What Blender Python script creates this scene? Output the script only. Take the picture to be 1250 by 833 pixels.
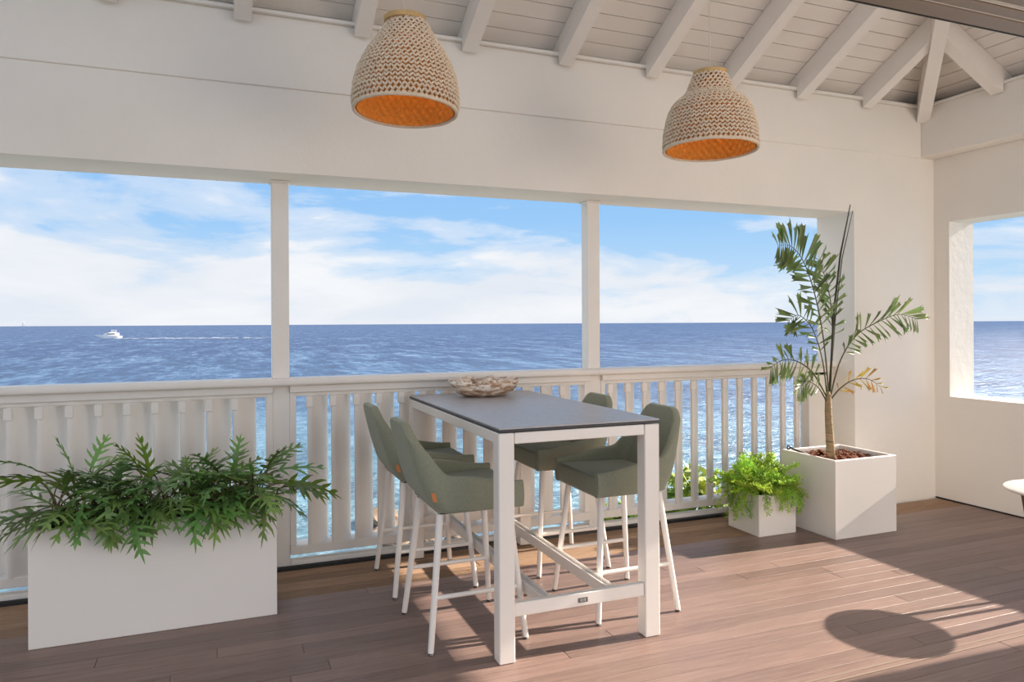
import bpy, bmesh, math, random
from mathutils import Vector, Matrix, noise
for o in list(bpy.data.objects): bpy.data.objects.remove(o, do_unlink=True)
S = bpy.context.scene
C = S.collection
PI = math.pi
R = math.radians
# ------------------------------------------------------------------ camera
F = 890.0; A = math.atan(355/890.0); H = 1.45; RO = 0.0052
r0 = Vector((math.cos(A), -math.sin(A), 0)); f0 = Vector((math.sin(A), math.cos(A), 0)); u0 = Vector((0, 0, 1))
cr = (r0 - RO*u0).normalized(); cu = (u0 + RO*r0).normalized()
cam = bpy.data.cameras.new('camera'); camo = bpy.data.objects.new('camera', cam); C.objects.link(camo)
cam.sensor_fit = 'HORIZONTAL'; cam.sensor_width = 36; cam.lens = 36*F/1250
cam.shift_y = (395.2-416.5)/1250
cam.clip_start = .05; cam.clip_end = 100000
M3 = Matrix((cr, cu, -f0)).transposed()
camo.matrix_world = Matrix.Translation((0, 0, H)) @ M3.to_4x4()
S.camera = camo
# ------------------------------------------------------------------ colour management
S.view_settings.view_transform = 'Standard'; S.view_settings.look = 'None'
S.view_settings.gamma = 1; S.view_settings.use_curve_mapping = False
S.view_settings.exposure = 0.0

class NT:
    """small helper around a node tree"""
    def __init__(s, t): s.t = t; s.n = t.nodes; s.l = t.links
    def add(s, typ, **k):
        n = s.n.new(typ)
        for a, b in k.items(): setattr(n, a, b)
        return n
    def link(s, a, b): s.l.new(a, b)
    def math(s, op, a, b=None, clamp=False):
        n = s.add('ShaderNodeMath', operation=op); n.use_clamp = clamp
        for i, v in enumerate((a, b)):
            if v is None: continue
            if isinstance(v, (int, float)): n.inputs[i].default_value = v
            else: s.link(v, n.inputs[i])
        return n.outputs[0]
    def mix(s, f, a, b, blend='MIX'):
        n = s.add('ShaderNodeMix', data_type='RGBA', blend_type=blend)
        for i, v in ((0, f), (6, a), (7, b)):
            if isinstance(v, (int, float)): n.inputs[i].default_value = v
            elif isinstance(v, tuple): n.inputs[i].default_value = (*v[:3], 1)
            else: s.link(v, n.inputs[i])
        return n.outputs[2]
    def ramp(s, f, stops, interp='LINEAR'):
        n = s.add('ShaderNodeValToRGB'); e = n.color_ramp.elements; n.color_ramp.interpolation = interp
        while len(e) < len(stops): e.new(.5)
        for el, (p, c) in zip(e, stops):
            el.position = p; el.color = (*c, 1) if isinstance(c, tuple) else (c, c, c, 1)
        s.link(f, n.inputs[0]); return n.outputs[0]
    def noise(s, vec, scale, detail=4, rough=.5, dist=0):
        n = s.add('ShaderNodeTexNoise'); n.inputs['Scale'].default_value = scale
        n.inputs['Detail'].default_value = detail; n.inputs['Roughness'].default_value = rough
        n.inputs['Distortion'].default_value = dist
        if vec is not None: s.link(vec, n.inputs['Vector'])
        return n.outputs['Fac']
    def map(s, vec, scale=(1, 1, 1), loc=(0, 0, 0), rot=(0, 0, 0)):
        n = s.add('ShaderNodeMapping'); n.inputs['Scale'].default_value = scale
        n.inputs['Location'].default_value = loc; n.inputs['Rotation'].default_value = rot
        s.link(vec, n.inputs['Vector']); return n.outputs[0]

# ------------------------------------------------------------------ sky
W = bpy.data.worlds.new('sky'); S.world = W; W.use_nodes = True
w = NT(W.node_tree); w.n.clear()
tc = w.add('ShaderNodeTexCoord'); D = tc.outputs['Generated']
sep = w.add('ShaderNodeSeparateXYZ'); w.link(D, sep.inputs[0]); zz = sep.outputs[2]
grad = w.ramp(zz, [(0, (.66, .80, .95)), (.05, (.52, .74, .96)), (.14, (.33, .60, .95)), (.30, (.22, .48, .90)), (1, (.14, .34, .75))])
zc = w.math('MAXIMUM', zz, .03)
# clouds: a flat layer seen in perspective near the horizon
vdiv = w.add('ShaderNodeVectorMath', operation='DIVIDE'); w.link(D, vdiv.inputs[0])
zc2 = w.math('ADD', zc, .16); comb = w.add('ShaderNodeCombineXYZ')
for i in range(3): w.link(zc2, comb.inputs[i])
w.link(comb.outputs[0], vdiv.inputs[1])
cv = w.map(vdiv.outputs[0], (1, 1.0, 1), (3.1, 1.7, .4))
n1 = w.noise(cv, 1.15, 9, .58, .35)
n2 = w.noise(w.map(D, (3, 3, 11), (.4, 2.2, 0)), 1.6, 8, .55, .3)
bias = w.ramp(zz, [(0, .62), (.05, .60), (.12, .46), (.22, .47), (.5, .5), (1, .5)])
dens = w.math('ADD', w.math('MULTIPLY', n1, .62), w.math('MULTIPLY', n2, .38))
# more cloud towards the left of the view, clearer blue to the right
side = w.math('MULTIPLY', w.math('SUBTRACT', sep.outputs[0], .33), -.13)
dens = w.math('ADD', w.math('ADD', dens, side), w.math('SUBTRACT', bias, .5))
cl = w.ramp(dens, [(.43, 0.0), (.50, .45), (.60, .95)], 'EASE')
ccol = w.mix(w.ramp(n2, [(.35, 0.), (.7, 1.)]), (.80, .84, .91), (.96, .965, .98))
skyc = w.mix(cl, grad, ccol)
bg = w.add('ShaderNodeBackground'); w.link(skyc, bg.inputs[0]); bg.inputs[1].default_value = 1.0
wo = w.add('ShaderNodeOutputWorld'); w.link(bg.outputs[0], wo.inputs[0])
# ------------------------------------------------------------------ sun
sl = bpy.data.lights.new('sun', 'SUN'); sl.energy = 14; sl.color = (1, .90, .78); sl.angle = R(.7)
so = bpy.data.objects.new('sun', sl); C.objects.link(so)
so.rotation_mode = 'QUATERNION'; so.rotation_quaternion = Vector((-1, .045, -.470)).to_track_quat('-Z', 'Y')

# ------------------------------------------------------------------ unseen warm area lights added to fill the interior
def fill_light(name, loc, aim, sx, sy, power, col):
    L = bpy.data.lights.new(name, 'AREA'); L.shape = 'RECTANGLE'; L.size = sx; L.size_y = sy; L.energy = power; L.color = col
    o = bpy.data.objects.new(name, L); C.objects.link(o); o.location = loc
    o.rotation_mode = 'QUATERNION'; o.rotation_quaternion = (Vector(aim)-Vector(loc)).to_track_quat('-Z', 'Z')
fill_light('fill_light_rear', (2.6, -3.4, 1.5), (3.4, 3, 2.3), 4.6, 2.6, 52, (1, .85, .70))
fill_light('fill_light_side', (4.9, -1.4, 1.5), (4.0, 4.3, 3.3), 2.2, 2.4, 88, (1, .84, .68))
fill_light('fill_light_left', (-3.9, .2, 1.5), (3, 2.4, 2.2), 3.0, 2.4, 15, (1, .85, .70))

# ------------------------------------------------------------------ pixel helpers (direction only; the depth comes from what a thing stands on)
def ray(px, py):
    u = px-625; v = py-395.2
    u, v = u-RO*v, v+RO*u
    return f0 + r0*(u/F) - u0*(v/F)
def atY(px, py, Y):
    a = ray(px, py); t = Y/a.y; return Vector((a.x*t, Y, H+a.z*t))

# ------------------------------------------------------------------ materials
MATS = {}
def pmat(name, col, rough=.6, spec=.4, metal=0, var=0.0, vscale=3, bump=0.0, bscale=60, objvar=0.0, col2=None, stretch=(1, 1, 1), trans=0.0):
    m = bpy.data.materials.new(name); m.use_nodes = True; t = NT(m.node_tree)
    b = t.n['Principled BSDF']; b.inputs['Roughness'].default_value = rough
    b.inputs['Specular IOR Level'].default_value = spec; b.inputs['Metallic'].default_value = metal
    g = t.add('ShaderNodeNewGeometry').outputs['Position']; p = t.map(g, stretch)
    c2 = col2 or tuple(max(0, c*(1-var)) for c in col)
    fac = t.noise(p, vscale, 5, .6)
    out = t.mix(t.ramp(fac, [(.3, 0.), (.7, 1.)]), col, c2)
    if objvar:
        oi = t.add('ShaderNodeObjectInfo').outputs['Random']
        hs = t.add('ShaderNodeHueSaturation'); t.link(out, hs.inputs['Color'])
        t.link(t.math('ADD', 1-objvar, t.math('MULTIPLY', oi, 2*objvar)), hs.inputs['Value'])
        t.link(t.math('ADD', .5-objvar*.06, t.math('MULTIPLY', t.math('FRACT', t.math('MULTIPLY', oi, 7.3)), objvar*.12)), hs.inputs['Hue'])
        out = hs.outputs[0]
    t.link(out, b.inputs['Base Color'])
    if bump:
        bn = t.add('ShaderNodeBump'); bn.inputs['Strength'].default_value = bump; bn.inputs['Distance'].default_value = .01
        t.link(t.noise(p, bscale, 6, .6), bn.inputs['Height']); t.link(bn.outputs[0], b.inputs['Normal'])
    if trans:
        tr = t.add('ShaderNodeBsdfTranslucent'); t.link(out, tr.inputs[0])
        mx = t.add('ShaderNodeMixShader'); mx.inputs[0].default_value = trans
        t.link(b.outputs[0], mx.inputs[1]); t.link(tr.outputs[0], mx.inputs[2])
        t.link(mx.outputs[0], t.n['Material Output'].inputs[0])
    MATS[name] = m; return m

pmat('wall_paint', (.87, .81, .735), .8, .25, var=.05, vscale=1.3, bump=.25, bscale=14)
pmat('white_paint', (.86, .81, .75), .5, .4, var=.05, vscale=5, bump=.08, bscale=30)
pmat('rafter_paint', (.90, .84, .78), .6, .3, var=.05, vscale=4, bump=.15, bscale=25)
pmat('board_paint', (.88, .82, .755), .65, .3, var=.06, vscale=3, bump=.15, bscale=30, objvar=.03)
pmat('bounce_pale', (.72, .67, .60), .8, .2, var=.1, vscale=4)  # pale tone of the added bounce ledge
pmat('powder_white', (.84, .79, .735), .35, .45, var=.02)
pmat('planter_white', (.84, .795, .745), .45, .4, var=.03, vscale=2, bump=.05, bscale=12)
pmat('slate_top', (.47, .465, .475), .36, .5, var=.2, vscale=25, bump=.05, bscale=200)
pmat('dark_edge', (.035, .037, .042), .4, .5)
pmat('green_fabric', (.285, .295, .215), .9, .15, var=.15, vscale=90, bump=.35, bscale=420)
for _n in (MATS['green_fabric'].node_tree.nodes['Principled BSDF'],):
    _n.inputs['Sheen Weight'].default_value = .45; _n.inputs['Sheen Roughness'].default_value = .4; _n.inputs['Sheen Tint'].default_value = (.85, .9, .8, 1)
pmat('orange_tag', (.78, .28, .10), .7, .2, var=.1)
pmat('black_rubber', (.012, .012, .013), .5, .3)
pmat('soil', (.035, .022, .016), .95, .1, var=.5, vscale=40, bump=.8, bscale=60)
pmat('bark_chip', (.22, .085, .045), .85, .15, var=.4, vscale=60, objvar=.3)
pmat('jute', (.88, .74, .57), .9, .1, col2=(.74, .58, .42), vscale=45, bump=.4, bscale=300)
pmat('jute_glow_inside', (.66, .33, .09), .9, .1, col2=(.50, .22, .05), vscale=70, bump=.4, bscale=150, trans=.15)  # warm bulb glow put into the colour of the inner jute
pmat('wood_ring', (.66, .42, .18), .55, .3, var=.2, vscale=20)
pmat('cord_white', (.78, .72, .62), .7, .2)
pmat('bronze_frame', (.27, .20, .155), .45, .4, var=.12, vscale=60, stretch=(.2, 4, 4))
pmat('pale_seal', (.75, .70, .64), .6, .3)
pmat('bronze_leg', (.13, .085, .045), .4, .5, metal=.5)
pmat('leaf_fern', (.135, .245, .075), .42, .5, col2=(.19, .33, .075), vscale=9, objvar=.45, trans=.22)
pmat('leaf_fern_pale', (.27, .43, .06), .45, .4, col2=(.18, .33, .05), vscale=9, objvar=.3, trans=.30)
pmat('fern_stem', (.16, .12, .05), .6, .3, var=.3, vscale=12)
pmat('leaf_palm', (.13, .19, .065), .42, .45, col2=(.20, .28, .08), vscale=8, objvar=.4, trans=.25)
pmat('leaf_palm_yellow', (.42, .34, .05), .5, .4, col2=(.42, .17, .05), vscale=12, objvar=.3, trans=.25)
pmat('palm_trunk', (.40, .27, .17), .8, .2, col2=(.24, .20, .10), vscale=14, bump=.6, bscale=50, stretch=(1, 1, 3))
pmat('palm_stem', (.13, .12, .055), .6, .3, var=.3, vscale=12)
pmat('spear_leaf', (.055, .055, .03), .6, .3, var=.3, vscale=12)
pmat('leaf_feather', (.30, .50, .06), .5, .35, col2=(.46, .66, .09), vscale=6, objvar=.35, trans=.35)
pmat('leaf_shrub', (.10, .24, .03), .5, .4, col2=(.42, .45, .04), vscale=3, trans=.3)
pmat('rock', (.30, .22, .16), .9, .2, col2=(.16, .12, .09), vscale=.8, bump=.8, bscale=3)
pmat('earth', (.14, .12, .07), .95, .1, var=.4, vscale=1)
pmat('boat_white', (.90, .90, .90), .4, .5)
pmat('boat_dark', (.08, .09, .11), .3, .5)
pmat('foam', (.85, .88, .9), .9, .1)
pmat('sail', (.85, .85, .86), .8, .1)
pmat('plate_grey', (.18, .17, .16), .4, .5, metal=.4)
pmat('plate_mark', (.55, .53, .50), .5, .4)
pmat('shell_cream', (.86, .79, .69), .5, .4, col2=(.58, .42, .30), vscale=30, bump=.3, bscale=60)
pmat('joint_dark', (.05, .045, .04), .8, .1)

def floor_mat(name, cols, rough, spec, gscale=1.0, weather=0.0):
    m = bpy.data.materials.new(name); m.use_nodes = True; t = NT(m.node_tree); b = t.n['Principled BSDF']
    g = t.add('ShaderNodeNewGeometry').outputs['Position']
    oi = t.add('ShaderNodeObjectInfo').outputs['Random']
    cb = t.add('ShaderNodeCombineXYZ'); t.link(t.math('MULTIPLY', oi, 37), cb.inputs[0]); t.link(t.math('MULTIPLY', oi, 11), cb.inputs[2])
    va = t.add('ShaderNodeVectorMath', operation='ADD'); t.link(g, va.inputs[0]); t.link(cb.outputs[0], va.inputs[1])
    gr = t.noise(t.map(va.outputs[0], (1.6, 26, 4)), 2.2*gscale, 7, .62, .4)
    fine = t.noise(t.map(va.outputs[0], (9, 160, 9)), 3, 4, .6)
    patch = t.noise(t.map(g, (.7, 1.2, 1)), 1.4, 4, .55)
    base = t.mix(t.ramp(gr, [(.3, 0.), (.72, 1.)]), cols[0], cols[1])
    base = t.mix(t.math('MULTIPLY', t.ramp(fine, [(.5, 0.), (.8, 1.)]), .35+weather), base, cols[2])
    base = t.mix(t.math('MULTIPLY', t.ramp(patch, [(.45, 0.), (.75, 1.)]), .35), base, cols[3])
    hs = t.add('ShaderNodeHueSaturation'); t.link(base, hs.inputs['Color'])
    t.link(t.math('ADD', .82, t.math('MULTIPLY', oi, .36)), hs.inputs['Value'])
    t.link(hs.outputs[0], b.inputs['Base Color'])
    b.inputs['Specular IOR Level'].default_value = spec
    t.link(t.math('ADD', rough-.08, t.math('MULTIPLY', patch, .22)), b.inputs['Roughness'])
    bn = t.add('ShaderNodeBump'); bn.inputs['Strength'].default_value = .25+weather; bn.inputs['Distance'].default_value = .004
    t.link(t.math('ADD', gr, t.math('MULTIPLY', fine, .6)), bn.inputs['Height']); t.link(bn.outputs[0], b.inputs['Normal'])
    MATS[name] = m
floor_mat('deck_wood', [(.165, .103, .085), (.27, .178, .146), (.34, .25, .21), (.22, .155, .135)], .36, .5)
floor_mat('weathered_wood', [(.24, .14, .085), (.46, .30, .19), (.09, .055, .04), (.38, .29, .22)], .7, .25, 1.6, .25)

def sea_mat():
    m = bpy.data.materials.new('sea_water'); m.use_nodes = True; t = NT(m.node_tree); t.n.remove(t.n['Principled BSDF'])
    g = t.add('ShaderNodeNewGeometry').outputs['Position']
    ln = t.add('ShaderNodeVectorMath', operation='LENGTH'); t.link(g, ln.inputs[0]); d = ln.outputs['Value']
    lg = t.math('MULTIPLY', t.math('LOGARITHM', d, 10), .25)
    depth = t.ramp(lg, [(.36, (.20, .38, .42)), (.42, (.11, .28, .36)), (.50, (.035, .125, .27)), (.62, (.018, .070, .20)), (1, (.014, .048, .155))])
    def wave(sx, sy, lo, hi, dst=.3): return t.ramp(t.noise(t.map(g, (sx, sy, 1), (0, 0, 0), (0, 0, R(-14))), 1, 5, .68, dst), [(lo, 0.), (hi, 1.)])
    wx, wl, wm, wf = wave(.006, .03, .40, .70), wave(.035, .16, .42, .70), wave(.16, .62, .42, .70), wave(.8, 2.4, .45, .72, .5)
    wa, wb = wave(.12, .022, .44, .66, .6), wave(.42, .11, .44, .66, .6)
    amt = t.math('ADD', t.math('ADD', t.math('MULTIPLY', wx, .08), t.math('MULTIPLY', wl, .10)), t.math('ADD', t.math('MULTIPLY', wm, .22), t.math('MULTIPLY', wf, .22)))
    amt = t.math('ADD', amt, t.math('ADD', t.math('MULTIPLY', wa, .26), t.math('MULTIPLY', wb, .26)))
    col = t.mix(t.ramp(amt, [(.30, 0.), (.80, 1.)]), depth, (.19, .31, .43))
    col = t.mix(t.ramp(amt, [(.12, .75), (.42, 0.)]), col, (.010, .034, .09))
    hgt = t.math('ADD', t.math('MULTIPLY', wm, 1.0), t.math('MULTIPLY', wf, .35))
    bn = t.add('ShaderNodeBump'); bn.inputs['Strength'].default_value = .8; bn.inputs['Distance'].default_value = .5
    t.link(hgt, bn.inputs['Height'])
    df = t.add('ShaderNodeBsdfDiffuse'); t.link(col, df.inputs[0]); t.link(bn.outputs[0], df.inputs['Normal'])
    gl = t.add('ShaderNodeBsdfGlossy'); gl.inputs['Roughness'].default_value = .45; t.link(bn.outputs[0], gl.inputs['Normal'])
    gl.inputs[0].default_value = (.9, .93, 1, 1)
    mx = t.add('ShaderNodeMixShader'); mx.inputs[0].default_value = .14
    t.link(df.outputs[0], mx.inputs[1]); t.link(gl.outputs[0], mx.inputs[2]); t.link(mx.outputs[0], t.n['Material Output'].inputs[0])
    MATS['sea_water'] = m
sea_mat()
em = bpy.data.materials.new('bulb_glow'); em.use_nodes = True; _t = NT(em.node_tree)
_t.n['Principled BSDF'].inputs['Emission Color'].default_value = (1, .62, .25, 1); _t.n['Principled BSDF'].inputs['Emission Strength'].default_value = 3
MATS['bulb_glow'] = em

# ------------------------------------------------------------------ mesh helpers
class MB:
    def __init__(s): s.v = []; s.f = []
    def add(s, vs, fs):
        k = len(s.v); s.v += [tuple(v) for v in vs]; s.f += [tuple(i+k for i in f) for f in fs]; return s
    def box(s, x0, x1, y0, y1, z0, z1):
        vs = [(x0, y0, z0), (x1, y0, z0), (x1, y1, z0), (x0, y1, z0), (x0, y0, z1), (x1, y0, z1), (x1, y1, z1), (x0, y1, z1)]
        return s.add(vs, [(3, 2, 1, 0), (4, 5, 6, 7), (0, 1, 5, 4), (1, 2, 6, 5), (2, 3, 7, 6), (3, 0, 4, 7)])
    def bbox(s, x0, x1, y0, y1, z0, z1, b=.004, seg=1):
        bm = bmesh.new(); bmesh.ops.create_cube(bm, size=1)
        for v in bm.verts: v.co = Vector(((x0+x1)/2+v.co.x*(x1-x0), (y0+y1)/2+v.co.y*(y1-y0), (z0+z1)/2+v.co.z*(z1-z0)))
        bmesh.ops.bevel(bm, geom=bm.edges[:], offset=b, segments=seg, profile=.5, affect='EDGES')
        bm.verts.index_update(); s.add([v.co[:] for v in bm.verts], [[v.index for v in f.verts] for f in bm.faces]); bm.free(); return s
    def tube(s, pts, rad, n=8, cap=True):
        pts = [Vector(p) for p in pts]; rs = rad if isinstance(rad, (list, tuple)) else [rad]*len(pts)
        rings = []; prev = None
        for i, p in enumerate(pts):
            t = (pts[min(i+1, len(pts)-1)]-pts[max(i-1, 0)]).normalized()
            if prev is None: a = t.orthogonal().normalized()
            else: a = (prev-t*prev.dot(t)).normalized()
            prev = a; b = t.cross(a)
            rings.append([p+(a*math.cos(2*PI*k/n)+b*math.sin(2*PI*k/n))*rs[i] for k in range(n)])
        vs = [v for r_ in rings for v in r_]
        fs = [(i*n+k, i*n+(k+1) % n, (i+1)*n+(k+1) % n, (i+1)*n+k) for i in range(len(pts)-1) for k in range(n)]
        if cap: fs += [tuple(range(n-1, -1, -1)), tuple((len(pts)-1)*n+k for k in range(n))]
        return s.add(vs, fs)
    def lathe(s, prof, n=32, c=(0, 0, 0), close=False):
        vs = [(c[0]+r_*math.cos(2*PI*k/n), c[1]+r_*math.sin(2*PI*k/n), c[2]+z) for r_, z in prof for k in range(n)]
        m = len(prof); fs = [(i*n+k, i*n+(k+1) % n, (i+1)*n+(k+1) % n, (i+1)*n+k) for i in range(m-1) for k in range(n)]
        if close: fs += [tuple(range(n-1, -1, -1)), tuple((m-1)*n+k for k in range(n))]
        return s.add(vs, fs)
    def prism(s, poly, z0, z1):
        n = len(poly); vs = [(x, y, z0) for x, y in poly]+[(x, y, z1) for x, y in poly]
        return s.add(vs, [tuple(range(n-1, -1, -1)), tuple(range(n, 2*n))]+[(k, (k+1) % n, n+(k+1) % n, n+k) for k in range(n)])
    def mesh(s, name, mat, smooth=False, fix=True):
        me = bpy.data.meshes.new(name); me.from_pydata(s.v, [], s.f)
        if mat: me.materials.append(MATS[mat])
        if fix:
            bm = bmesh.new(); bm.from_mesh(me); bmesh.ops.recalc_face_normals(bm, faces=bm.faces[:]); bm.to_mesh(me); bm.free()
        if smooth:
            me.polygons.foreach_set('use_smooth', [True]*len(me.polygons))
            if smooth != 'all':
                me.set_sharp_from_angle(angle=R(40))
        me.update(); return me
    def build(s, name, mat, parent=None, smooth=False, fix=True):
        return link(name, s.mesh(name, mat, smooth, fix), parent)
def link(name, me, parent=None):
    o = bpy.data.objects.new(name, me); C.objects.link(o)
    if parent is not None: o.parent = parent
    return o
def tag(o, label=None, cat=None, group=None, kind=None):
    for k, v in (('label', label), ('category', cat), ('group', group), ('kind', kind)):
        if v: o[k] = v
    return o
def thing(name, label, cat, loc=(0, 0, 0), rz=0, group=None):
    o = bpy.data.objects.new(name, None); C.objects.link(o); o.empty_display_size = .1
    o.location = loc; o.rotation_euler = (0, 0, rz); return tag(o, label, cat, group)
def copy_tree(o, parent=None):
    c = o.copy(); C.objects.link(c)
    if parent is not None: c.parent = parent
    for ch in list(o.children): copy_tree(ch, c)
    return c

# ================================================================== THE SETTING
WY0, WY1 = 4.30, 4.68        # back wall: inner and outer face
WX0, WX1 = 5.47, 5.75        # right wall
XL = -4.0                    # left end of what is built
YB = -3.5                    # rear end
HZ = 2.31                    # head of the sea opening
OX1 = 4.597; OX0 = -2.7      # opening sides
BZ0, BZ1 = 2.785, 3.205      # wall-plate beam
BYF, BXF = 4.27, 5.315       # inner faces of the beam
SL = .53                     # roof slope
SILL, WHEAD, WNY0, WNY1 = .842, 2.257, 2.08, 4.165

m = MB()
BFY = 4.288
m.box(XL, WX1, WY0, WY1, HZ, BZ0).box(XL, WX1, 4.362, WY1, BZ0, 3.05).box(OX1, WX1, WY0, WY1, -.3, HZ).box(XL, OX0, WY0, WY1, -.3, HZ)
tag(m.build('wall_back', 'wall_paint'), 'painted wall with a long opening to the sea', kind='structure')
m = MB()
m.box(WX0, WX1, YB, WNY0, -.3, BZ0).box(WX0, WX1, WNY1, WY0, -.3, BZ0).box(WX0, WX1, WNY0, WNY1, -.3, SILL).box(WX0, WX1, WNY0, WNY1, WHEAD, BZ0).box(WX0+.002, WX1, YB, 4.36, BZ0, 3.05)
tag(m.build('wall_right', 'wall_paint'), 'painted wall with an unglazed window opening', kind='structure')
tag(MB().bbox(XL, BXF, BFY, 4.360, BZ0, BZ1-.022, .004).build('trim_1', 'wall_paint'), 'painted beam along the top of the sea wall', kind='structure')
tag(MB().bbox(XL, BXF-.012, BYF-.012, 4.345, BZ1-.022, BZ1, .003).build('trim_2', 'white_paint'), 'thin ledge board on top of the beam', kind='structure')
tag(MB().bbox(BXF, WX0, YB, 4.360, BZ0, BZ1-.022, .004).build('trim_3', 'wall_paint'), 'painted beam along the top of the side wall', kind='structure')
tag(MB().bbox(BXF-.012, 5.455, YB, 4.345, BZ1-.022, BZ1, .003).build('trim_4', 'white_paint'), 'thin ledge board on top of the side beam', kind='structure')

# floor: slab with boards
DECK_Y = 4.02
fl = MB().box(XL, WX0, YB, 4.72, -.30, -.030).build('floor', 'joint_dark'); tag(fl, 'wooden deck floor', kind='structure')
random.seed(4)
PW = .0985
bm = bmesh.new(); bmesh.ops.create_cube(bm, size=1)
top = [e for e in bm.edges if all(v.co.z > 0 for v in e.verts)]
for v in bm.verts: v.co = Vector((v.co.x, v.co.y*(PW-.0022), v.co.z*.028))
bmesh.ops.bevel(bm, geom=top, offset=.0009, segments=1, affect='EDGES')
plank_me = bpy.data.meshes.new('plank'); bm.to_mesh(plank_me); bm.free(); plank_me.materials.append(MATS['deck_wood'])
y = DECK_Y-PW/2; row = 0
while y > -1.4:
    x = XL - random.random()*2.2
    while x < WX0-.02:
        L = random.uniform(2.3, 3.6); x0 = max(x, XL); x1 = min(x+L, WX0-.012)
        if WX0-.012-x1 < .3: x1 = WX0-.012
        if x1-x0 > .05:
            o = link('plank', plank_me, fl); o.location = ((x0+x1)/2, y, -.014); o.scale = (x1-x0-.002, 1, 1)
        x = x1 if x1 < WX0-.02 else 99
    y -= PW; row += 1
MB().box(XL, WX0, YB, y+PW/2, -.03, -.001).build('rear_boards', 'deck_wood', fl)
# weathered strip at the foot of the railing
y0 = DECK_Y+.004
for k, wd in enumerate((.118, .128, .105, .112)):
    x = XL - k*.9
    while x < WX0-.05:
        L = random.uniform(1.9, 3.1); x0 = max(x, XL); x1 = min(x+L, (OX1 if y0+wd > WY0 else WX0)-.008)
        if x1-x0 > .1:
            o = MB().bbox(x0, x1-.004, y0+.003, y0+wd-.003, -.03, -.0005-.003*random.random(), .003).build('weathered_plank', 'weathered_wood', fl)
        x += L
    y0 += wd
tag(MB().bbox(XL, WX1, 4.73, 5.85, -.60, -.40, .01).build('bounce_ledge', 'bounce_pale'), 'unseen pale ledge added below the railing to bounce light', kind='structure')  # hidden slab added to bounce sunlight up to the soffit
# base joint along the right wall
tag(MB().box(WX0-.009, WX0-.0005, 0, WY0-.01, -.004, .008).build('baseboard_right', 'black_rubber'), 'dark gap at the foot of the side wall', kind='structure')

# ceiling: hip roof with boards and rafters
ce = bpy.data.objects.new('ceiling', None); C.objects.link(ce); tag(ce, 'white boarded hip roof with exposed rafters', kind='structure')
ZU = 3.122                                    # rafter underside above the beam face
PZ = ZU+.172                                  # board underside above the beam face
def zb(y): return PZ+SL*(BYF-y)               # boards, sea side
def zr(x): return PZ+SL*(BXF-x)               # boards, right side
ct = math.sqrt(1+SL*SL)
RY_END = 1.55                                 # roof goes on behind the door head
nb = Vector((0, SL, 1)).normalized(); nr = Vector((SL, 0, 1)).normalized()
def slab(pts, n, th):
    b = MB(); pts = [Vector(p) for p in pts]; k = len(pts); n = n*th
    b.add(pts+[p+n for p in pts], [tuple(range(k)), tuple(range(2*k-1, k-1, -1))]+[(i, (i+1) % k, k+(i+1) % k, k+i) for i in range(k)]); return b
y = 4.86
while y > RY_END:
    ya, yb_ = y-.0025, y-.1+.0025
    xa, xb = BXF-(BYF-ya)-.004, BXF-(BYF-yb_)-.004
    slab([(XL, ya, zb(ya)), (xa, ya, zb(ya)), (xb, yb_, zb(yb_)), (XL, yb_, zb(yb_))], nb, .02).build('ceiling_board', 'board_paint', ce)
    y -= .1
x = 5.905
while x > BXF-(BYF-RY_END):
    xa, xb = x-.0025, x-.1+.0025
    ya, yb_ = BYF-(BXF-xa)-.004, BYF-(BXF-xb)-.004
    slab([(xa, ya, zr(xa)), (xa, RY_END-2.5, zr(xa)), (xb, RY_END-2.5, zr(xb)), (xb, yb_, zr(xb))], nr, .02).build('ceiling_board', 'board_paint', ce)
    x -= .1
up = Vector((0, 0, .022))
hx = lambda y_: BXF-(BYF-y_)
slab([Vector((XL, 4.9, zb(4.9)))+up, Vector((hx(4.9), 4.9, zb(4.9)))+up, Vector((hx(RY_END), RY_END, zb(RY_END)))+up, Vector((XL, RY_END, zb(RY_END)))+up], nb, .06).build('roof_light_block', 'joint_dark', ce)  # unseen slab added over the boards to block light at their gaps
slab([Vector((hx(4.9), 4.9, zb(4.9)))+up, Vector((hx(4.9), RY_END-2.5, zb(4.9)))+up, Vector((hx(RY_END), RY_END-2.5, zb(RY_END)))+up, Vector((hx(RY_END), RY_END, zb(RY_END)))+up], nr, .06).build('roof_light_block', 'joint_dark', ce)
# blocking behind the gap above the beam
MB().box(XL, 5.40, 4.363, 4.372, 3.052, zb(4.372)-.004).build('eave_block', 'board_paint', ce)
MB().box(5.474, 5.482, YB, 4.35, 3.052, zr(5.482)-.004).build('eave_block', 'board_paint', ce)
RW = .092
def rafter_loft(pa, pb):
    n = len(pa); b = MB(); b.add(pa+pb, [tuple(range(n)), tuple(range(2*n-1, n-1, -1))]+[(k, (k+1) % n, n+(k+1) % n, n+k) for k in range(n)])
    b.build('rafter', 'rafter_paint', ce)
HC = RW/2*math.sqrt(2)+.002
def rafter_y(xc):
    ys = BYF-.012; rows = []
    for x_ in (xc-RW/2, xc+RW/2):
        e = max(RY_END, BYF-(BXF-x_)+HC)
        rows.append([(x_, a, c) for a, c in ((ys, ZU), (ys, BZ1+.003), (4.358, BZ1+.003), (4.358, zb(4.358)-.003), (e, zb(e)-.003), (e, ZU+SL*(ys-e)))])
    rafter_loft(*rows)
def rafter_x(yc):
    xs = BXF-.012; rows = []
    for y_ in (yc-RW/2, yc+RW/2):
        e = BXF-(BYF-y_)+HC
        rows.append([(a, y_, c) for a, c in ((xs, ZU), (xs, BZ1+.003), (5.40, BZ1+.003), (5.40, zr(5.40)-.003), (e, zr(e)-.003), (e, ZU+SL*(xs-e)))])
    rafter_loft(*rows)
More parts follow.
